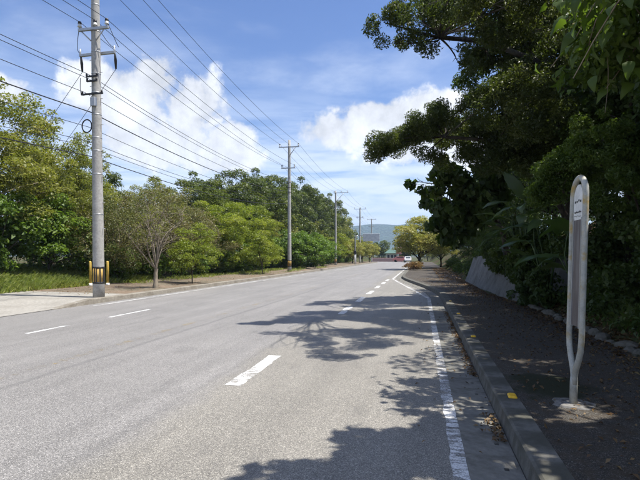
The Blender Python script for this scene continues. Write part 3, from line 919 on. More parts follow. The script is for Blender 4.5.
def proto_tree(seed, h, R_, Rz, zc, K, nl, size, aspect=.5, up=.5, rand=.7, rclump=(.2, .36), trunk_r=.16, low=-.55, bark='bark', mat='lf_dark', flat=.75, twigs=0, droop=.3, shell=.55, fork=.35):
    r = np.random.default_rng(seed)
    cl = []
    for k in range(K):
        u = 1 - (1 - low) * (k + .5) / K
        a = k * 2.39996 + r.normal() * .35
        s_ = math.sqrt(max(0, 1 - u * u)); q = r.uniform(.55, 1.10)
        lump = 1 + .16 * math.sin(3 * a + seed) + .1 * math.sin(5 * u + seed * 2)
        c = np.array([math.cos(a) * s_ * R_ * q * lump, math.sin(a) * s_ * R_ * q * lump, zc + u * Rz * q * (1 + .12 * math.sin(2 * a + 1.3 * seed))])
        rr = R_ * r.uniform(*rclump)
        cl.append([*c, rr, rr, rr * flat])
    for k in range(K // 4):      # stray sprays that break the outline
        a = r.uniform(0, 6.283); u = r.uniform(-.3, .95); s_ = math.sqrt(1 - u * u); q = r.uniform(.98, 1.16)
        rr = R_ * r.uniform(.06, .12)
        cl.append([math.cos(a) * s_ * R_ * q, math.sin(a) * s_ * R_ * q, zc + u * Rz * q * .95, rr, rr, rr * .8])
    for k in range(K // 4):
        d = r.normal(size=3); d /= np.linalg.norm(d); q = r.uniform(.1, .5)
        rr = R_ * r.uniform(*rclump)
        cl.append([d[0] * R_ * q, d[1] * R_ * q, zc + d[2] * Rz * q, rr, rr, rr * flat])
    cl = np.array(cl)
    V, q = clump_leaves(cl, nl, size, aspect, up, rand, droop, shell, r, bottom=.3)
    crown = quads_mesh('crown', V, q, 4); crown.materials.append(M[mat])
    mb = MB()
    th = h * fork
    tp = [(0.06 * h * .3 * math.sin(k * 1.1 + seed), .06 * h * .3 * math.sin(k * .9 + 2 * seed), -.2 + (th + .2) * k / 5) for k in range(6)]
    tp = [(x * k / 5, y * k / 5, z) for k, (x, y, z) in enumerate(tp)]
    mb.tube(tp, [trunk_r * (1.25 if k == 0 else 1 - .07 * k) for k in range(6)], 9, caps=False)
    sel = r.choice(K, min(K, 16 + twigs), replace=False)
    for k in sel:
        st_ = Vector(tp[3 + k % 3])
        limb(mb, st_, cl[k, :3], trunk_r * r.uniform(.35, .55), .012, .12, 6, 5, r)
    trunk = mb.mesh('trunk'); trunk.materials.append(M[bark])
    return trunk, crown, h

PR = {
 'olive':  [proto_tree(11 + k, 8.5, 3.6, 4.0, 4.5, 100, 44000, .135, .45, .95, .7, (.12, .25), .13, -.95, 'bark_pale', 'lf_olive') for k in range(2)],
 'dark':   [proto_tree(21 + k, 9.0, 4.0, 4.2, 4.7, 110, 64000, .16, .52, .8, .7, (.13, .25), .2, -.95, 'bark_dark', 'lf_dark', .8) for k in range(2)],
 'bright': [proto_tree(31 + k, 6.0, 3.3, 2.9, 3.0, 80, 38000, .13, .42, .8, .7, (.11, .22), .12, -.95, 'bark', 'lf_bright', .7) for k in range(1)],
 'brown':  [proto_tree(41 + k, 5.5, 2.4, 2.6, 2.9, 70, 24000, .10, .4, .5, .9, (.2, .36), .06, -.95, 'twig', 'lf_brown', .9, 50, .5, .9, .15) for k in range(2)],
 'shrub':  [proto_tree(51 + k, 4.0, 2.0, 1.8, 2.0, 50, 11000, .17, .55, .85, .7, (.2, .34), .07, -.95, 'bark', 'lf_shrub', .8, fork=.2) for k in range(2)],
 'young':  [proto_tree(61 + k, 3.6, 1.5, 1.35, 2.2, 40, 9000, .11, .4, .55, .8, (.2, .38), .045, -.9, 'bark', 'lf_bright', .7, fork=.42) for k in range(1)],
 'far':    [proto_tree(71 + k, 7.0, 3.2, 3.3, 3.6, 60, 15000, .24, .55, .6, .7, (.18, .34), .16, -.95, 'bark_dark', 'lf_dark', .8) for k in range(2)],
 'farolive': [proto_tree(81, 7.0, 3.2, 3.3, 3.6, 60, 15000, .22, .5, .6, .7, (.18, .34), .16, -.95, 'bark', 'lf_olive', .8)],
 'yellow': [proto_tree(91, 5.6, 2.9, 2.3, 3.2, 64, 20000, .17, .5, .65, .75, (.16, .3), .17, -.8, 'bark_dark', 'lf_yellow', .75, fork=.32)],
}
cnt = {}
def put_tree(kind, x, y, h, w, label, name='tree', cat='tree', group=None, z=None, rz=None):
    v = PR[kind]; k = cnt.get(kind, 0); cnt[kind] = k + 1
    trunk, crown, h0 = v[k % len(v)]
    rt = empty(name, (x, y, hmap(x, y) if z is None else z), random.uniform(0, 6.28) if rz is None else rz)
    s_ = h / h0; rt.scale = (s_ * w, s_ * w, s_)
    tag(rt, label, cat, group)
    link('trunk', trunk, None, rt); link('crown', crown, None, rt)
    return rt

# left-hand wood, from the camera outwards
gl = 'trees of the wood on the left'
for kind, x, y, h_, w_, lb in [
    ('olive', -20.2, 18.8, 8.8, .95, 'tall olive-green tree at the left edge of the photograph'),
    ('olive', -21.0, 13.0, 9.0, 1.0, 'olive-green tree cut off by the left edge of the photograph'),
    ('olive', -21.0, 24.0, 8.0, .95, 'rounded olive tree rising left of the near utility pole'),
    ('olive', -19.6, 22.6, 5.8, .95, 'lower olive tree with pale twigs in front of the wood, left of the near pole'),
    ('dark', -22.5, 28.5, 6.9, .9, 'darker tree whose top shows just right of the near utility pole'),
    ('olive', -20.5, 34.0, 6.6, 1.0, 'olive tree behind the dry brown thicket'),
    ('dark', -21.0, 42.5, 7.9, 1.0, 'dense dark tree behind the bright green tree, left one'),
    ('dark', -20.0, 49.0, 9.6, 1.0, 'dense dark round-topped tree behind the bright green tree, right one'),
    ('dark', -20.0, 57.0, 10.6, .95, 'dense dark tree left of the second utility pole'),
    ('dark', -19.8, 66.0, 11.6, .9, 'dense dark tree right behind the second utility pole'),
    ('dark', -20.0, 76.0, 12.6, .85, 'dense dark tree between the second and third utility poles'),
    ('dark', -20.0, 87.0, 12.9, .85, 'dense dark tree just left of the third utility pole'),
    ('dark', -20.0, 99.0, 12.9, .85, 'dark tree on the falling treeline right of the third pole'),
    ('farolive', -20.5, 112.0, 12.0, .8, 'small far olive tree near the end of the left treeline'),
    ('farolive', -21.0, 126.0, 11.0, .8, 'last small olive tree at the end of the left treeline'),
    ('bright', -15.9, 36.2, 5.6, 1.1, 'broad bright yellow-green tree at the verge between the first two poles'),
    ('bright', -16.4, 42.8, 6.2, 1.0, 'bright green tree just left of the second utility pole'),
    ('olive', -16.9, 50.5, 5.2, .9, 'mid-green tree right behind the second utility pole, low'),
    ('farolive', -17.0, 58.0, 6.0, .9, 'mid-green tree low behind the verge past the second pole'),
    ('far', -17.2, 66.0, 6.3, .9, 'mid-green tree low before the third pole'),
    ('farolive', -17.5, 75.0, 6.5, .9, 'mid-green tree low behind the third pole'),
    ('far', -17.5, 84.5, 6.6, .9, 'mid-green tree low behind the sign post'),
    ('farolive', -17.6, 95.0, 7.0, .9, 'mid-green tree low behind the fourth pole'),
    ('far', -17.6, 107.0, 7.2, .9, 'mid-green tree low behind the fifth pole')]:
    put_tree(kind, x, y, h_, w_, lb, group=gl)
gt = 'dry thickets on the left'
for x, y, h_, lb in [(-16.0, 23.0, 4.8, 'dry brown thicket right beside the near pole'), (-16.4, 26.0, 5.6, 'dry brown twiggy thicket behind the pollarded tree, left part'),
                     (-16.6, 29.0, 5.8, 'dry brown twiggy thicket behind the pollarded tree, right part'), (-16.4, 32.0, 5.2, 'dry brown thicket against the bright green tree')]:
    put_tree('brown', x, y, h_ * .9, 1.3, lb, 'thicket', 'shrub', gt)
gs = 'leafy shrubs at the foot of the left wood'
put_tree('shrub', -18.7, 18.0, 3.9, 1.0, 'large-leaved green shrub at the left edge above the grass', 'shrub', 'shrub', gs)
put_tree('shrub', -18.4, 20.9, 3.9, 1.0, 'large-leaved green shrub left of the near pole above the grass', 'shrub', 'shrub', gs)
put_tree('shrub', -18.9, 24.6, 3.2, 1.0, 'green shrub at the end of the grassy gap by the near pole', 'shrub', 'shrub', gs)
put_tree('shrub', -15.7, 22.7, 2.1, .9, 'low dark green shrub just right of the near pole', 'shrub', 'shrub', gs)
put_tree('shrub', -15.9, 26.2, 1.9, 1.0, 'low dark shrub behind the pollarded trunk', 'shrub', 'shrub', gs)
put_tree('shrub', -18.2, 15.2, 2.4, 1.0, 'low grassy shrub at the left edge beside the apron', 'shrub', 'shrub', gs)
put_tree('shrub', -15.9, 49.0, 3.4, 1.0, 'leafy shrub right behind the second utility pole', 'shrub', 'shrub', gs)
put_tree('shrub', -16.4, 55.0, 4.2, 1.0, 'leafy shrub on the verge past the second utility pole', 'shrub', 'shrub', gs)
for k, (x, y, h_, lb) in enumerate([(-15.4, 30.5, 2.2, 'low green shrub at the foot of the dry thicket'), (-15.3, 34.0, 2.6, 'low green shrub at the left foot of the bright tree'), (-15.2, 38.5, 2.8, 'low green shrub at the right foot of the bright tree'),
                                    (-15.4, 43.5, 3.0, 'low green shrub just left of the second pole'), (-16.2, 61.0, 3.6, 'leafy shrub midway from second to third pole'), (-16.2, 70.0, 3.6, 'leafy shrub just before the third pole'), (-16.2, 79.0, 3.8, 'leafy shrub behind the sign post'), (-16.0, 90.0, 4.0, 'leafy shrub behind the overhead road sign'), (-15.8, 101.0, 4.0, 'leafy shrub between fourth and fifth poles')]):
    put_tree('shrub', x, y, h_, 1.05, lb, 'shrub', 'shrub', gs)
gy = 'small street trees on the left verge'
put_tree('young', -11.75, 23.3, 3.0, .95, 'thin-stemmed young street tree next to the pollarded tree', 'street_tree', 'tree', gy)
put_tree('young', -12.2, 36.0, 3.2, 1.1, 'young yellow-green street tree just left of the second pole', 'street_tree', 'tree', gy)
put_tree('shrub', -13.5, 52.0, 4.4, 1.2, 'bushy green street tree just past the second pole', 'street_tree', 'tree', gy)
put_tree('shrub', -13.8, 60.0, 4.6, 1.2, 'bushy green street tree midway between second and third poles', 'street_tree', 'tree', gy)
put_tree('shrub', -14.6, 67.5, 4.6, 1.2, 'bushy green street tree just before the third pole', 'street_tree', 'tree', gy)
put_tree('young', -14.2, 80.0, 4.8, 1.3, 'yellow-green street tree beside the overhead sign post', 'street_tree', 'tree', gy)
put_tree('yellow', -12.9, 92.0, 4.6, .9, 'yellowing street tree under the overhead road sign', 'street_tree', 'tree', gy)
put_tree('yellow', -12.5, 104.0, 5.0, .9, 'yellowing street tree between the fourth and fifth poles', 'street_tree', 'tree', gy)
put_tree('yellow', -12.0, 114.0, 5.0, .9, 'last yellowing street tree before the road ends', 'street_tree', 'tree', gy)
# continuous low growth at the foot of the wood
r = np.random.default_rng(66); lw = []
for k in range(420):
    y = r.uniform(21.5, 112); lw.append([-15.3 - abs(r.normal()) * .7 - .004 * y, y, .45 + abs(r.normal()) * .45, r.uniform(.25, .6), r.uniform(.25, .6), r.uniform(.25, .5)])
tag(foliage('low_growth', [clump_leaves(np.array(lw), 34000, .13, .48, .8, .8, r=r, shell=.8, bottom=.4)], M['lf_shrub']), 'low leafy growth along the foot of the left wood', 'undergrowth', kind='stuff')

# pollarded bare street tree
pol = empty('pollarded_tree', (-11.65, 19.5, .2)); tag(pol, 'nearly bare pollarded street tree with pale trunk and fan of thin branches', 'tree')
r = np.random.default_rng(77); b = MB()
b.tube([(0, 0, -.1), (.03, 0, .2), (.02, .02, .6), (.06, 0, .85)], [.13, .10, .09, .085], 10, caps=False)
b.build('trunk', M['bark_pale'], pol)
br = MB(); cl = []
for k in range(10):
    a = k * 2.4 + r.normal() * .3; sp = r.uniform(.35, 1.25); zt = r.uniform(2.2, 4.0)
    tip = (math.cos(a) * sp, math.sin(a) * sp, zt)
    pts = limb(br, (.06, 0, .8), tip, .042, .012, .09, 7, 5, r)
    for q in range(9):
        i0 = r.integers(3, 8); s0 = pts[i0]; d = Vector(r.normal(size=3)); d.z = abs(d.z) + .4; d.normalize()
        e = s0 + d * r.uniform(.5, 1.1); pp = limb(br, s0, e, .011, .004, .1, 3, 4, r)
        cl.append([*e, .22, .22, .18])
        for w_ in range(3):
            d2 = Vector(r.normal(size=3)); d2.z = abs(d2.z); e2 = pp[2] + d2.normalized() * r.uniform(.25, .55); limb(br, pp[2], e2, .006, .003, .1, 2, 3, r)
br.build('branches', M['bark_pale'], pol)
foliage('crown', [clump_leaves(np.array(cl), 1100, .085, .4, .4, .9, r=r, shell=.9)], M['lf_olive'], pol)

# grass on the left, stuff
def blades(n, area, hmin, hmax, zf, w=.012, r=rng, keep=None):
    x = r.uniform(area[0], area[1], n); y = r.uniform(area[2], area[3], n)
    if keep is not None:
        k = keep(x, y, r); x, y = x[k], y[k]
    n = len(x); z = np.array([zf(a, b) for a, b in zip(x, y)])
    a = r.uniform(0, 6.28, n); hh = r.uniform(hmin, hmax, n); ln = hh * r.uniform(.3, 1.2, n); a2 = r.uniform(0, 6.28, n)
    w = w * r.uniform(.7, 1.6, n)
    b0 = np.stack([x - np.cos(a) * w, y - np.sin(a) * w, z], 1); b1 = np.stack([x + np.cos(a) * w, y + np.sin(a) * w, z], 1)
    m1 = np.stack([x + np.cos(a) * w * .7 + np.cos(a2) * ln * .4, y + np.sin(a) * w * .7 + np.sin(a2) * ln * .4, z + hh * .62], 1)
    tp = np.stack([x + np.cos(a2) * ln, y + np.sin(a2) * ln, z + hh], 1)
    return np.stack([b0, b1, m1, tp], 1), (r.random(n) * .7 + .3 * r.random(n)).clip(0, 1)
nzf = lambda x, y, r: (np.sin(x * 1.3 + y * .7) + np.sin(y * 1.1 - x * .6) + r.normal(size=len(x)) * .8) > -.4
gr = [blades(42000, (-20.0, -15.4, 10, 26), .10, .32, hmap, .012), blades(9000, (-17.2, -15.2, 10, 24), .08, .25, hmap, .012),
      blades(5000, (-15.6, -13.6, 22, 50), .05, .22, lambda a, b: .2, .012, keep=nzf), blades(5000, (-15.0, -11.4, 34, 60), .05, .2, lambda a, b: .2, .014, keep=lambda x, y, r: (np.sin(x * 2.3 + y * .5) + r.normal(size=len(x)) * .6) > .6)]
tag(foliage('grass', gr, M['lf_grass']), 'rough sunlit grass below the wood on the left', 'grass', kind='stuff')

# ------------------------------------------------------------------ wooded bank on the right
PR['bank'] = [proto_tree(101 + k, 7.0, 3.0, 3.3, 3.7, 80, 40000, .12, .5, .35, .8, (.16, .3), .16, -.95, 'bark_dark', 'lf_deep', .85) for k in range(2)]
gb = 'dark trees on the right bank'
for (x, y, h_, w_, lb) in [(6.2, 7.5, 7.0, .9, 'dark tree behind the vines at the right edge'), (6.3, 12.0, 7.5, .9, 'dark tree on the bank behind the bright creeper'), (6.0, 9.6, 6.2, .85, 'dark tree on the bank straight behind the bus stop sign'),
        (6.4, 17.0, 7.5, .95, 'dark tree on the bank behind the broad pale leaves'), (5.7, 22.5, 7.0, .9, 'dark tree rising above the near end of the retaining wall'),
        (5.6, 28.0, 6.5, .9, 'dark tree above the far end of the retaining wall'), (5.6, 34.0, 6.3, .9, 'dark tree on the bank just past the retaining wall'),
        (5.7, 41.0, 6.3, .9, 'dark tree on the bank right of the yellowing tree, nearer one'), (6.0, 50.0, 6.5, 1.0, 'dark tree on the bank right of the yellowing tree, farther one'),
        (4.9, 31.0, 4.6, .8, 'low dark tree over the path just past the retaining wall'), (4.6, 37.5, 4.6, .8, 'low dark tree over the path well past the retaining wall'), (4.7, 45.0, 4.8, .8, 'low dark tree over the path before the yellowing tree'), (5.2, 56.0, 5.5, .9, 'low dark tree beside the yellowing tree'), (7.0, 62.0, 7.0, 1.0, 'dark tree behind the yellowing tree'), (7.5, 76.0, 7.0, 1.0, 'far dark tree glimpsed past the yellowing tree')]:
    put_tree('bank', x, y, h_, w_, lb, 'bank_tree', 'tree', gb)

def custom(name, label, cat, base, vols, k, rr, n, size, aspect, mat, bark, trunk_pts, trunk_r, limbs=14, up=.4, rand=.8, droop=.4, shell=.6, flat=.8, fine=False, seed=0, kmin=0):
    r = np.random.default_rng(seed + 500)
    rt = empty(name, base); tag(rt, label, cat)
    B = np.array(base)
    cl = fill(np.array(vols, float), k, rr[0], rr[1], r, .75, flat)
    cl[:, :3] -= B
    foliage('crown', [clump_leaves(cl, n, size, aspect, up, rand, droop, shell, r, fine)], M[mat], rt, fine)
    mb = MB(); tp = [Vector(p) - Vector(base) for p in trunk_pts]
    mb.tube(tp, [trunk_r * (1 - .6 * i / max(1, len(tp) - 1)) for i in range(len(tp))], 8, caps=False)
    for v in vols[kmin:]:
        c = Vector(v[:3]) - Vector(base)
        st_ = min(tp[1:], key=lambda p: (p - c).length)
        pts = limb(mb, st_, c, trunk_r * .22, .009, .05, 7, 6, r)
        for q in range(3):
            i0 = r.integers(3, 7); d_ = Vector(r.normal(size=3)); d_ = d_.normalized() * v[3] * .6
            limb(mb, pts[i0], c + d_, .012, .004, .12, 4, 4, r)
    mb.build('trunk', M[bark], rt)
    return rt

custom('feathery_tree', 'tall dark tree with feathery branch reaching left against the sky', 'tree', (4.7, 13.6, 1.0),
       [(-.85, 11, 6.85, .45, .5, .45), (-.55, 11.1, 6.4, .42, .5, .35), (-.45, 11.2, 7.3, .6, .6, .5), (.2, 11.4, 6.5, .45, .5, .4), (.5, 11.8, 7.5, .7, .7, .6), (-.1, 11.5, 6.75, .5, .6, .35), (.1, 11.7, 7.6, .55, .6, .4), (.5, 12.0, 7.0, .5, .6, .4),
        (.85, 12.3, 6.35, .4, .5, .3), (1.4, 12.6, 7.7, .8, .9, .6), (1.6, 13.2, 6.75, .7, .8, .6), (2.4, 13.4, 7.3, .9, 1.0, .9), (3.3, 13.2, 6.9, 1.1, 1.2, 1.2),
        (2.4, 12.8, 8.7, 1.3, 1.3, .8), (4.6, 14, 8.4, 1.6, 1.6, 1.2), (.7, 12.1, 8.6, .8, .9, .5), (2.6, 13.0, 6.0, .9, 1.0, .7), (1.2, 10.2, 6.1, .5, .8, .5), (1.8, 10.0, 6.7, .8, .9, .7), (2.6, 10.5, 6.2, .9, 1, .8), (.9, 8.9, 5.95, .55, .8, .35), (1.7, 8.7, 5.9, .7, .8, .45), (.2, 9.8, 6.3, .5, .7, .3), (1.2, 9.6, 6.6, .8, .8, .4), (.5, 8.1, 5.95, .5, .6, .3), (1.4, 7.9, 5.95, .6, .6, .35)],
       410, (.13, .30), 115000, .07, .36, 'lf_feather', 'bark_dark', [(4.7, 13.6, .8), (4.4, 13.4, 3), (3.9, 13.3, 5.2), (3.0, 13.1, 6.4), (1.6, 12.6, 6.9), (.4, 11.9, 6.8)], .12, up=.35, rand=.9, seed=1)
custom('tall_back_tree', 'tall dark tree closing the gap behind the feathery branches', 'tree', (5.2, 17.6, 1.3),
       [(1.9, 16.9, 7.2, .8, 1, .8), (2.7, 17, 8.2, 1.1, 1.2, 1.0), (3.4, 16.4, 7.2, 1.1, 1.2, 1.2), (2.9, 17.8, 9.4, 1.2, 1.3, .8), (4.2, 17.2, 8.8, 1.3, 1.4, 1.2), (2.6, 16.5, 5.8, 1.1, 1.2, .9), (4, 17, 6, 1.3, 1.3, 1.3), (5, 17, 7.5, 1.6, 1.6, 1.8)],
       170, (.2, .42), 42000, .105, .45, 'lf_deep', 'bark_dark', [(5.2, 17.6, 1.0), (4.8, 17.4, 3.5), (4.2, 17.2, 5.5), (3.4, 17.1, 7.0), (2.8, 17.2, 8.0)], .15, up=.4, rand=.8, seed=4)
custom('legume_tree', 'spreading fine-leaved tree whose low branch tips reach out over the bus bay', 'tree', (4.3, 14.6, 1.0),
       [(-1.2, 13, 4.5, .42, .55, .25), (-.75, 13.1, 4.72, .5, .6, .3), (-.2, 13.2, 4.95, .6, .7, .45), (.35, 13.4, 5.2, .6, .8, .55), (.9, 13.6, 5.5, .6, .8, .5), (1.6, 13.6, 5.3, .9, 1, .75), (2.5, 13.4, 5.4, 1, 1, .8),
        (.1, 13.4, 4.4, .6, .8, .35), (1.2, 14, 4.5, .8, .9, .55), (3.2, 13, 5.0, 1, 1, 1), (2.4, 13.4, 4.3, 1, 1, .6), (-.95, 15.8, 5.35, .5, .8, .35), (-.4, 16.6, 5.6, .6, .9, .5), (.3, 16.5, 6.0, .8, 1, .6), (.9, 15.6, 5.6, .9, 1, .7), (1.7, 11.6, 5.3, .8, .9, .6), (2.3, 11.0, 4.9, .8, .9, .7)],
       250, (.16, .34), 100000, .066, .36, 'lf_feather', 'bark_dark', [(4.3, 14.6, .8), (3.9, 14.3, 2.6), (3.2, 14.0, 4.0), (2.0, 13.7, 4.7), (.6, 13.4, 4.8)], .10, up=.5, rand=.75, seed=2)
custom('broad_leaved_tree', 'broad-leaved tree with large drooping leaves hanging over the far path', 'tree', (3.4, 19.4, .9),
       [(-.3, 18.3, 4.4, .35, .5, .3), (.25, 18.4, 4.1, .5, .7, .42), (.4, 18.8, 3.55, .4, .6, .35), (.7, 19.1, 3.0, .4, .6, .45), (1.1, 19.5, 2.5, .4, .5, .42), (1.2, 18.6, 3.3, .8, 1, .9), (1.1, 17.6, 4.4, .9, 1, .6), (2.1, 18.2, 3.9, 1, 1.2, 1.3), (1.8, 20.5, 3.0, 1, 1.5, 1)],
       90, (.22, .4), 6500, .24, .72, 'lf_deep', 'bark_dark', [(3.4, 19.4, .7), (3.0, 19.2, 2.6), (2.2, 18.8, 3.8), (1.0, 18.5, 4.2)], .12, up=.25, rand=.5, droop=1.2, fine=True, seed=3)
# vine-covered thicket
for k, (y0, lb) in enumerate(((4.2, 'dark vine-covered thicket cut off by the right edge'), (7.6, 'dark vine-covered thicket right behind the bus stop sign'), (11.2, 'dark vine-covered thicket between the bus stop sign and the broad pale leaves'))):
    vols = []
    rr_ = np.random.default_rng(900 + k)
    for z_ in (.7, 1.7, 2.7, 3.8, 4.9, 5.8):
        for dy in (-1.3, 0, 1.3):
            vols.append((4.0 + .18 * abs(z_ - 2.5) * .6 + rr_.normal() * .15, y0 + dy, z_ + rr_.normal() * .2, .75, .95, .75))
    custom('vine_thicket', lb, 'thicket', (4.3, y0, .6), vols, 150, (.18, .36), 42000, .085, .62, 'lf_deep', 'bark_dark', [(4.3, y0, .5), (4.35, y0 + .2, 2), (4.2, y0, 3.6), (4.2, y0 - .2, 5)], .09, up=.2, rand=.7, seed=10 + k, kmin=8)
custom('creeper_bush', 'bright fine-leaved creeper mound above the bus stop sign', 'bush', (3.5, 9.2, .7),
       [(2.65, 9, 3.3, .5, .6, .5), (2.35, 9.3, 3.0, .42, .5, .36), (2.95, 8.8, 3.6, .5, .6, .4), (2.15, 9.6, 2.85, .35, .4, .26), (3.2, 8.8, 2.9, .45, .7, .5), (2.8, 10.0, 3.4, .5, .7, .4)],
       110, (.09, .2), 34000, .05, .36, 'lf_creeper', 'bark_dark', [(3.9, 9.3, .6), (3.8, 9.2, 1.8), (3.5, 9.1, 2.8), (2.9, 9.0, 3.2)], .03, up=.5, rand=.9, seed=20)

custom('bank_shrub', 'dark leafy shrub hiding the near half of the retaining wall', 'shrub', (3.3, 15.6, .6),
       [(3.05, 13.6, .8, .35, .7, .6), (2.95, 15.0, .9, .35, .8, .7), (2.95, 16.4, 1.0, .32, .8, .75), (3.0, 17.8, 1.4, .3, .8, .6), (2.95, 19.2, 1.3, .28, .8, .6), (2.9, 20.6, 1.3, .28, .8, .6), (2.9, 22.4, 1.7, .28, .8, .45), (3.0, 24.2, 1.9, .3, .8, .25), (3.3, 15, 1.9, .5, 1.2, .6), (3.3, 17.5, 2.3, .5, 1.2, .5)],
       140, (.13, .28), 19000, .10, .55, 'lf_deep', 'bark_dark', [(3.5, 15.6, .5), (3.4, 15.6, 1.2), (3.2, 15.6, 1.8)], .04, up=.3, rand=.7, droop=.7, seed=21)

# big hanging leaves: one object per leaf
def blade(L, W, droop, seed, lobed=False, n=7):
    r = np.random.default_rng(seed); vs = []; fs = []
    for k in range(n + 1):
        s_ = k / n
        if lobed: w = (math.sin(math.pi * min(1, s_ ** .58)) ** .75) * (1 - .25 * s_)
        else: w = math.sin(math.pi * min(1, s_ * .92 + .06) ** (.75)) ** .8
        w = max(w, 0) * W / 2 + .002
        if k == n: w = .002
        y = L * (s_ - .35 * droop * s_ * s_); z = -L * droop * s_ * s_ * .85
        a_, b_ = r.normal(size=2) * .03 * L
        vs += [(-w, y - w * .18, z + w * .10 + a_), (-w * .5, y - w * .06, z + w * .16), (0, y, z), (w * .5, y - w * .06, z + w * .16), (w, y - w * .18, z + w * .10 + b_)]
        if k:
            q = 5 * (k - 1)
            fs += [(q + i, q + i + 1, q + i + 6, q + i + 5) for i in range(4)]
    me = bpy.data.meshes.new('leaf'); me.from_pydata(vs, [], fs)
    at = me.attributes.new('rnd', 'FLOAT', 'FACE'); at.data.foreach_set('value', [r.uniform(.2, .8)] * len(fs))
    me.polygons.foreach_set('use_smooth', [True] * len(fs)); me.update(); return me
big = [blade(.20, .12, .5, 1, True), blade(.15, .085, .35, 2, True), blade(.24, .14, .75, 3, True), blade(.12, .065, .3, 4, True, 5)]
for m_ in big: m_.materials.append(M['lf_big'])
r = np.random.default_rng(31)
ov = custom('overhanging_tree', 'overhanging tree with large lobed leaves filling the top right corner', 'tree', (4.0, 4.6, .8),
       [(1.75, 3.2, 5.3, .45, .45, .35), (2.3, 3.7, 5.3, .8, .6, .5), (2.9, 4.2, 5.5, 1.0, .9, .8), (3.3, 6.2, 5.2, .7, .8, .55), (3.2, 5.6, 4.6, .6, .8, .5), (4.0, 3.4, 5.6, 1.1, 1.2, .8), (3.3, 2.6, 4.6, .9, .9, .7)],
       120, (.2, .34), 9500, .20, .6, 'lf_big', 'bark', [(4.0, 4.6, .6), (3.8, 4.6, 2.5), (3.4, 4.6, 4.2), (2.9, 4.4, 4.9), (2.4, 4.0, 5.2)], .08, up=.5, droop=.8, fine=True, seed=30)
tw = MB()
stems = []
for k in range(24):
    a = Vector((2.9 + r.normal() * .25, 5.6 + r.normal() * .4, 4.75 + r.normal() * .15)); e = Vector((r.uniform(1.5, 2.6), r.uniform(5.2, 6.6), r.uniform(3.4, 4.6)))
    pts = limb(tw, a, e, .012, .005, .08, 6, 5, r); stems.append(pts)
for k in range(4):
    a = Vector((r.uniform(1.9, 2.4), r.uniform(5.5, 6), 3.9)); limb(tw, a, a + Vector((r.normal() * .1, r.normal() * .1, -r.uniform(.5, .9))), .004, .003, .06, 6, 4, r)
o = tw.build('twigs', M['twig'], ov); o.location = (-4.0, -4.6, -.8)
for pts in stems:
    for q in range(12):
        p = pts[r.integers(2, 7)] + Vector(r.normal(size=3)) * .12
        o = link('leaf', big[r.integers(0, 4)], None, ov)
        o.location = p - Vector((4.0, 4.6, .8)); s_ = r.uniform(.65, 1.15); o.scale = (s_,) * 3
        o.rotation_euler = (r.uniform(-1.2, -.1), r.normal() * .4, r.uniform(0.3, 3.6))

lm = clump_leaves(fill(np.array([(2.0, 5.8, 4.25, .55, .6, .4), (2.5, 5.9, 4.0, .6, .7, .5), (1.8, 6.1, 3.8, .35, .4, .3), (2.7, 6.6, 4.5, .6, .7, .4), (2.2, 5.2, 4.6, .5, .5, .3)]) - np.array([4.0, 4.6, .8, 0, 0, 0]), 60, .12, .24, r), 3600, .105, .5, .4, .7, .9, .8, r, True)
o = foliage('leaf_mass', [lm], M['lf_big'], ov, True); o['kind'] = 'stuff'

# plants with long paddle leaves on the bank
pad = [blade(1.15, .34, .35, 11, n=9), blade(.95, .30, .75, 12, n=9), blade(1.25, .36, .12, 13, n=9)]
M['lf_paddle'] = leaf_mat('leaf_paddle', [(0, (.05, .10, .03)), (.5, (.085, .14, .045)), (1, (.13, .18, .07))], .35, rough=.35, spec=.5)
for m_ in pad: m_.materials.append(M['lf_paddle'])
def paddle_plant(base, nl, label, ups, seed, sc=1.0):
    r = np.random.default_rng(seed)
    rt = empty('paddle_leaf_plant', base); tag(rt, label, 'plant', 'paddle-leaved plants on the bank')
    st_ = MB()
    for k in range(nl):
        a = 2.0 + 3.2 * (k / nl) + r.normal() * .25        # towards the road and the camera
        hh = r.uniform(.7, 1.9) * sc; out = r.uniform(.25, .8) * sc
        kind = r.integers(0, 2)
        if k < ups: kind = 2; hh = 2.1 * sc; out = .3
        tip = Vector((math.cos(a) * out, math.sin(a) * out, hh))
        limb(st_, (r.normal() * .06, r.normal() * .06, 0), tip, .022, .014, .06, 5, 6, r)
        o = link('leaf', pad[kind], None, rt); o.location = tip
        o.rotation_euler = (r.uniform(.1, .6) if kind != 2 else 1.15, r.normal() * .35, a - math.pi / 2); o.scale = (sc * r.uniform(.85, 1.15),) * 3
    st_.build('stalks', M['lf_paddle'], rt)
paddle_plant((3.15, 15.6, 1.3), 9, 'paddle-leaved plant with one pale upright leaf at the near end of the retaining wall', 1, 41)
paddle_plant((3.3, 13.4, .7), 9, 'paddle-leaved plant between the retaining wall and the bus stop sign', 0, 42)
paddle_plant((3.5, 11.6, .6), 7, 'paddle-leaved plant with drooping leaves just left of the bus stop sign', 0, 43, .9)
paddle_plant((3.25, 17.2, 1.5), 8, 'paddle-leaved plant spilling over the top of the retaining wall', 0, 44, .95)

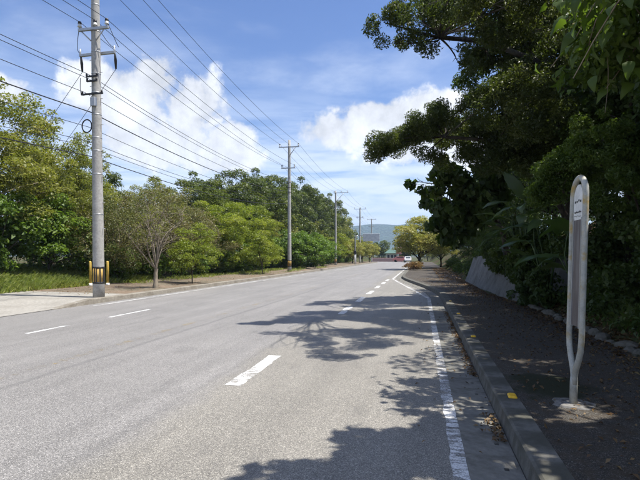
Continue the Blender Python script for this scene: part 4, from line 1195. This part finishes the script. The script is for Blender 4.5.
# low ground cover, leaf litter (stuff)
r = np.random.default_rng(55)
gc = []
for k in range(170):
    y = r.uniform(3, 17); gc.append([3.35 + abs(r.normal()) * .4, y, .35 + abs(r.normal()) * .25, r.uniform(.15, .3), r.uniform(.15, .3), r.uniform(.12, .25)])
for k in range(60):
    y = r.uniform(16, 29); p = wall_pt(y, 1.0); gc.append([p[0] + r.uniform(-.02, .5), y, p[2] + r.uniform(-.1, .3), .28, .28, .2])
for k in range(120):
    y = r.uniform(29, 60); gc.append([bank_foot(y) + .3 + abs(r.normal()) * .7, y, .4 + abs(r.normal()) * .5, .35, .35, .25])
tag(foliage('undergrowth', [clump_leaves(np.array(gc), 30000, .10, .45, .5, .8, r=r, shell=.8)], M['lf_deep']), 'low dark undergrowth along the foot of the right bank', 'undergrowth', kind='stuff')

def litter(n, xf, yr, zf, size, r):
    y = r.uniform(yr[0], yr[1], n); x = np.array([xf(v, r) for v in y]); z = np.array([zf(a, b) for a, b in zip(x, y)]) + .008 + r.random(n) * .015
    c = np.stack([x, y, z], 1); nr = unit(np.array([0, 0, 1.0]) + r.normal(size=(n, 3)) * .35)
    sz = size * r.uniform(.5, 1.5, n)
    return leaf_cards(c, nr, sz, sz * .5, 0, .15, r), r.random(n)
pz = lambda x, y: .15
lt = [litter(5200, lambda y, r: kerb_x(y) + .26 + (path_r(y) - kerb_x(y) - .26) * r.random() ** .6, (2.5, 32), pz, .042, r),
      litter(3200, lambda y, r: path_r(y) - abs(r.normal()) * .28 + .08, (3, 30), lambda x, y: .155, .06, r),
      litter(2600, lambda y, r: 3.15 + abs(r.normal()) * .35, (3, 16), lambda x, y: hmap(x, y) + .02, .08, r),
      litter(500, lambda y, r: kerb_x(y) - abs(r.normal()) * .05 - .01, (6.5, 14), lambda x, y: .015, .05, r),
      litter(90, lambda y, r: kerb_x(y) - .02 - abs(r.normal()) * .07, (4.25, 5.0), lambda x, y: .010 + .012 * random.random(), .05, r),
      litter(300, lambda y, r: r.uniform(gut_x(y) - .4, kerb_x(y)), (4, 34), lambda x, y: .012, .04, r),
      litter(2500, lambda y, r: r.uniform(1.2, 3.2), (30, 60), lambda x, y: max(.15, hmap(x, y)), .09, r),
      litter(500, lambda y, r: r.uniform(-15, -11.2), (15, 40), lambda x, y: .2, .06, r)]
tag(foliage('leaf_litter', lt, M['lf_litter']), 'dry fallen leaves scattered on path, gutter and bank foot', 'leaf litter', kind='stuff')

# sunlit yellowing tree at the end of the bay, with orange shrubs round its foot
put_tree('yellow', -.2, 57.8, 5.6, 1.12, 'sunlit yellowing street tree on the path beyond the bus bay', 'street_tree', z=.15)
put_tree('yellow', 2.6, 66.0, 5.0, .9, 'second yellowing tree, half hidden behind the dark bank', 'street_tree', z=.15)
PR['orange'] = [proto_tree(111, 1.0, .75, .45, .5, 26, 2500, .10, .5, .5, .8, (.25, .4), .02, -.9, 'twig', 'lf_orange', .8, fork=.2)]
for k, (x, y, lb) in enumerate([(-.75, 50.5, 'orange-tinged low shrub at the near end of the planting under the yellowing tree'), (-.55, 53.5, 'orange-tinged low shrub in the middle of the planting'), (-.5, 56.6, 'orange-tinged low shrub at the trunk of the yellowing tree')]):
    put_tree('orange', x, y, .85, 1.3, lb, 'low_shrub', 'shrub', 'orange shrubs under the yellowing tree', z=.15)

# ------------------------------------------------------------------ the far end of the road
M['roof_green'] = simple('green_roof', (.08, .15, .125), .5, .4)
M['cream'] = simple('cream_render', (.50, .47, .42), .8, .2)
M['pink'] = simple('pink_wall', (.52, .33, .31), .8, .2)
M['glass'] = simple('dark_glass', (.03, .04, .05), .15, .5, var=.1, bump=0)
M['tyre'] = simple('tyre', (.02, .02, .02), .8, .2)
M['red_car'] = simple('red_car_paint', (.52, .20, .18), .3, .5, var=.05, bump=0)
M['white_car'] = simple('white_car_paint', (.75, .75, .74), .3, .5, var=.05, bump=0)
bd = empty('pavilion', (-9.0, 153, 0)); bd.scale = (.7, .7, .95); tag(bd, 'small pavilion with green roof at the end of the road', 'building')
b = MB(); b.box((0, 0, 1.3), (4.6, 4, 2.6)); b.build('wall', M['cream'], bd)
b = MB(); b.add([(-3.2, -3, 2.6), (3.2, -3, 2.6), (3.2, 3, 2.6), (-3.2, 3, 2.6), (-1.2, 0, 3.9), (1.2, 0, 3.9)], [(0, 1, 5, 4), (1, 2, 5), (2, 3, 4, 5), (3, 0, 4), (3, 2, 1, 0)]); b.build('roof', M['roof_green'], bd)
for x in (-1.4, .2, 1.6):
    b = MB(); b.box((x, -2.02, 1.3), (.9, .06, 1.5)); b.build('window', M['glass'], bd)
b = MB(); b.box((-9.6, 142, .45), (9.0, .3, 1.1), bev=.03); tag(b.build('boundary_wall', M['pink']), 'low pink wall across the end of the road', 'wall')
sg = empty('roadside_sign', (-6.7, 146, 0)); tag(sg, 'tall red and white roadside sign at the end of the road', 'sign')
b = MB(); b.tube([(0, 0, 0), (0, 0, 4.4)], .1, 8); b.build('post', M['white_paint'], sg)
b = MB(); b.box((.2, -.1, 3.2), (1.5, .12, 2.0), bev=.03); b.build('board', M['red_car'], sg)
b = MB(); b.box((.2, -.18, 3.7), (1.1, .06, .6), bev=.01); b.build('board_panel', M['white_paint'], sg)
def car(name, loc, rz, mat, label):
    rt = empty(name, loc, rz); tag(rt, label, 'car')
    prof = [(-2.0, .35), (-2.05, .75), (-1.5, .92), (-.9, 1.42), (.9, 1.46), (1.7, .98), (2.0, .9), (2.05, .35)]
    b = MB(); k = len(prof)
    b.add([(-.72 if z > 1 else -.8, y, z) for y, z in prof] + [(.72 if z > 1 else .8, y, z) for y, z in prof], [tuple(range(k)), tuple(range(2 * k - 1, k - 1, -1))] + [(i, k + i, k + (i + 1) % k, (i + 1) % k) for i in range(k)])
    b.build('body', mat, rt)
    b = MB(); b.add([(-.66, -1.44, .97), (.66, -1.44, .97), (.6, -.97, 1.38), (-.6, -.97, 1.38)], [(0, 1, 2, 3)]); b.build('windscreen', M['glass'], rt)
    for s_ in (-1, 1):
        b = MB(); b.box((s_ * .765, 0, 1.18), (.02, 1.9, .34)); b.build('side_window', M['glass'], rt)
        for y in (-1.25, 1.25):
            b = MB(); b.tube([(s_ * .66, y, .31), (s_ * .84, y, .31)], .31, 14); w = b.build('wheel', M['tyre'], rt)
        b = MB(); b.box((s_ * .55, -2.05, .66), (.34, .06, .14)); b.build('headlight', M['white_paint'], rt)
car('parked_car', (-5.4, 131.0, 0), 1.45, M['red_car'], 'small red car at the far end of the road')
car('parked_car', (-3.2, 121.5, 0), .05, M['white_car'], 'small white car coming along the far end of the road')

gf = 'trees beyond the end of the road'
for k, (x, y, h_, lb) in enumerate([(-19, 152, 6.5, 'dark tree left of the green-roofed pavilion'), (-13.5, 160, 7.0, 'dark tree behind the green-roofed pavilion'), (-5.0, 158, 6.5, 'dark tree right behind the roadside sign'),
                        (2, 150, 7.5, 'far tree hidden mostly by the yellowing street tree'), (9, 140, 8, 'far tree at the right end of the road'), (-27, 150, 8, 'far tree at the left end of the road'), (-36, 146, 9, 'far tree left of all others at the end of the road')]):
    put_tree('far' if k % 3 else 'farolive', x, y, h_, 1.0, lb, 'far_tree', 'tree', gf)

# ------------------------------------------------------------------ wooded hill and its mast
def hill_z(x, y):
    x, y = x / 2, y / 2
    ridge = 84 + 9 * math.sin(x * .006 + 1.75) + 5 * math.sin(x * .017 + .4) - .018 * max(0, abs(x) - 400)
    return 2 * (-2 + max(0, ridge) * math.exp(-((y - 1330) / 260) ** 2 * .9) + 3.5 * math.sin(x * .045 + y * .02) * math.exp(-((y - 1330) / 300) ** 2))
m_, t_, o_ = new_mat('hill_forest')
co = t_.new('ShaderNodeTexCoord').outputs['Object']
v1 = t_.voronoi(co, .07); n1 = t_.noise(co, .006, 5, .6)
cc = t_.mix(t_.map(v1, .1, .8), (.075, .105, .035), (.025, .042, .015))
cc = t_.mix(t_.map(n1, .42, .62, 0, .7), cc, (.05, .065, .028))
t_.l.new(principled(t_, cc, .95, .1, t_.math('MULTIPLY', v1, -1.0), 1.0, 6.0).outputs[0], o_.inputs[0])
hl = grid_mesh('hill', list(np.linspace(-2900, 2900, 260)), list(np.linspace(1500, 3250, 70)), hill_z, m_); tag(hl, kind='structure')
mz = hill_z(-58, 2644)
ms = empty('radio_mast', (-58, 2644, mz - 2)); ms.scale = (2, 2, 2); tag(ms, 'thin radio mast on top of the distant hill', 'mast')
b = MB(); b.tube([(0, 0, 0), (0, 0, 16), (0, 0, 22)], [1.0, .5, .15], 6); b.build('tower', M['steel'], ms)
b = MB(); b.tube([(0, 0, 13), (0, 0, 14.2)], [1.5, 1.5], 8); b.build('platform', M['steel'], ms)

# haze: even thin air round everything
b = MB(); b.box((0, 1550, 120), (6400, 3700, 250))
hz = b.build('haze', None); hz['kind'] = 'stuff'; hz['label'] = 'thin blue summer haze'
m_, t_, o_ = new_mat('haze_air')
pv = t_.new('ShaderNodeVolumePrincipled')
pv.inputs['Color'].default_value = (.50, .68, 1.0, 1)
pv.inputs['Density'].default_value = .00025
t_.l.new(pv.outputs[0], o_.inputs['Volume'])
hz.data.materials.append(m_)
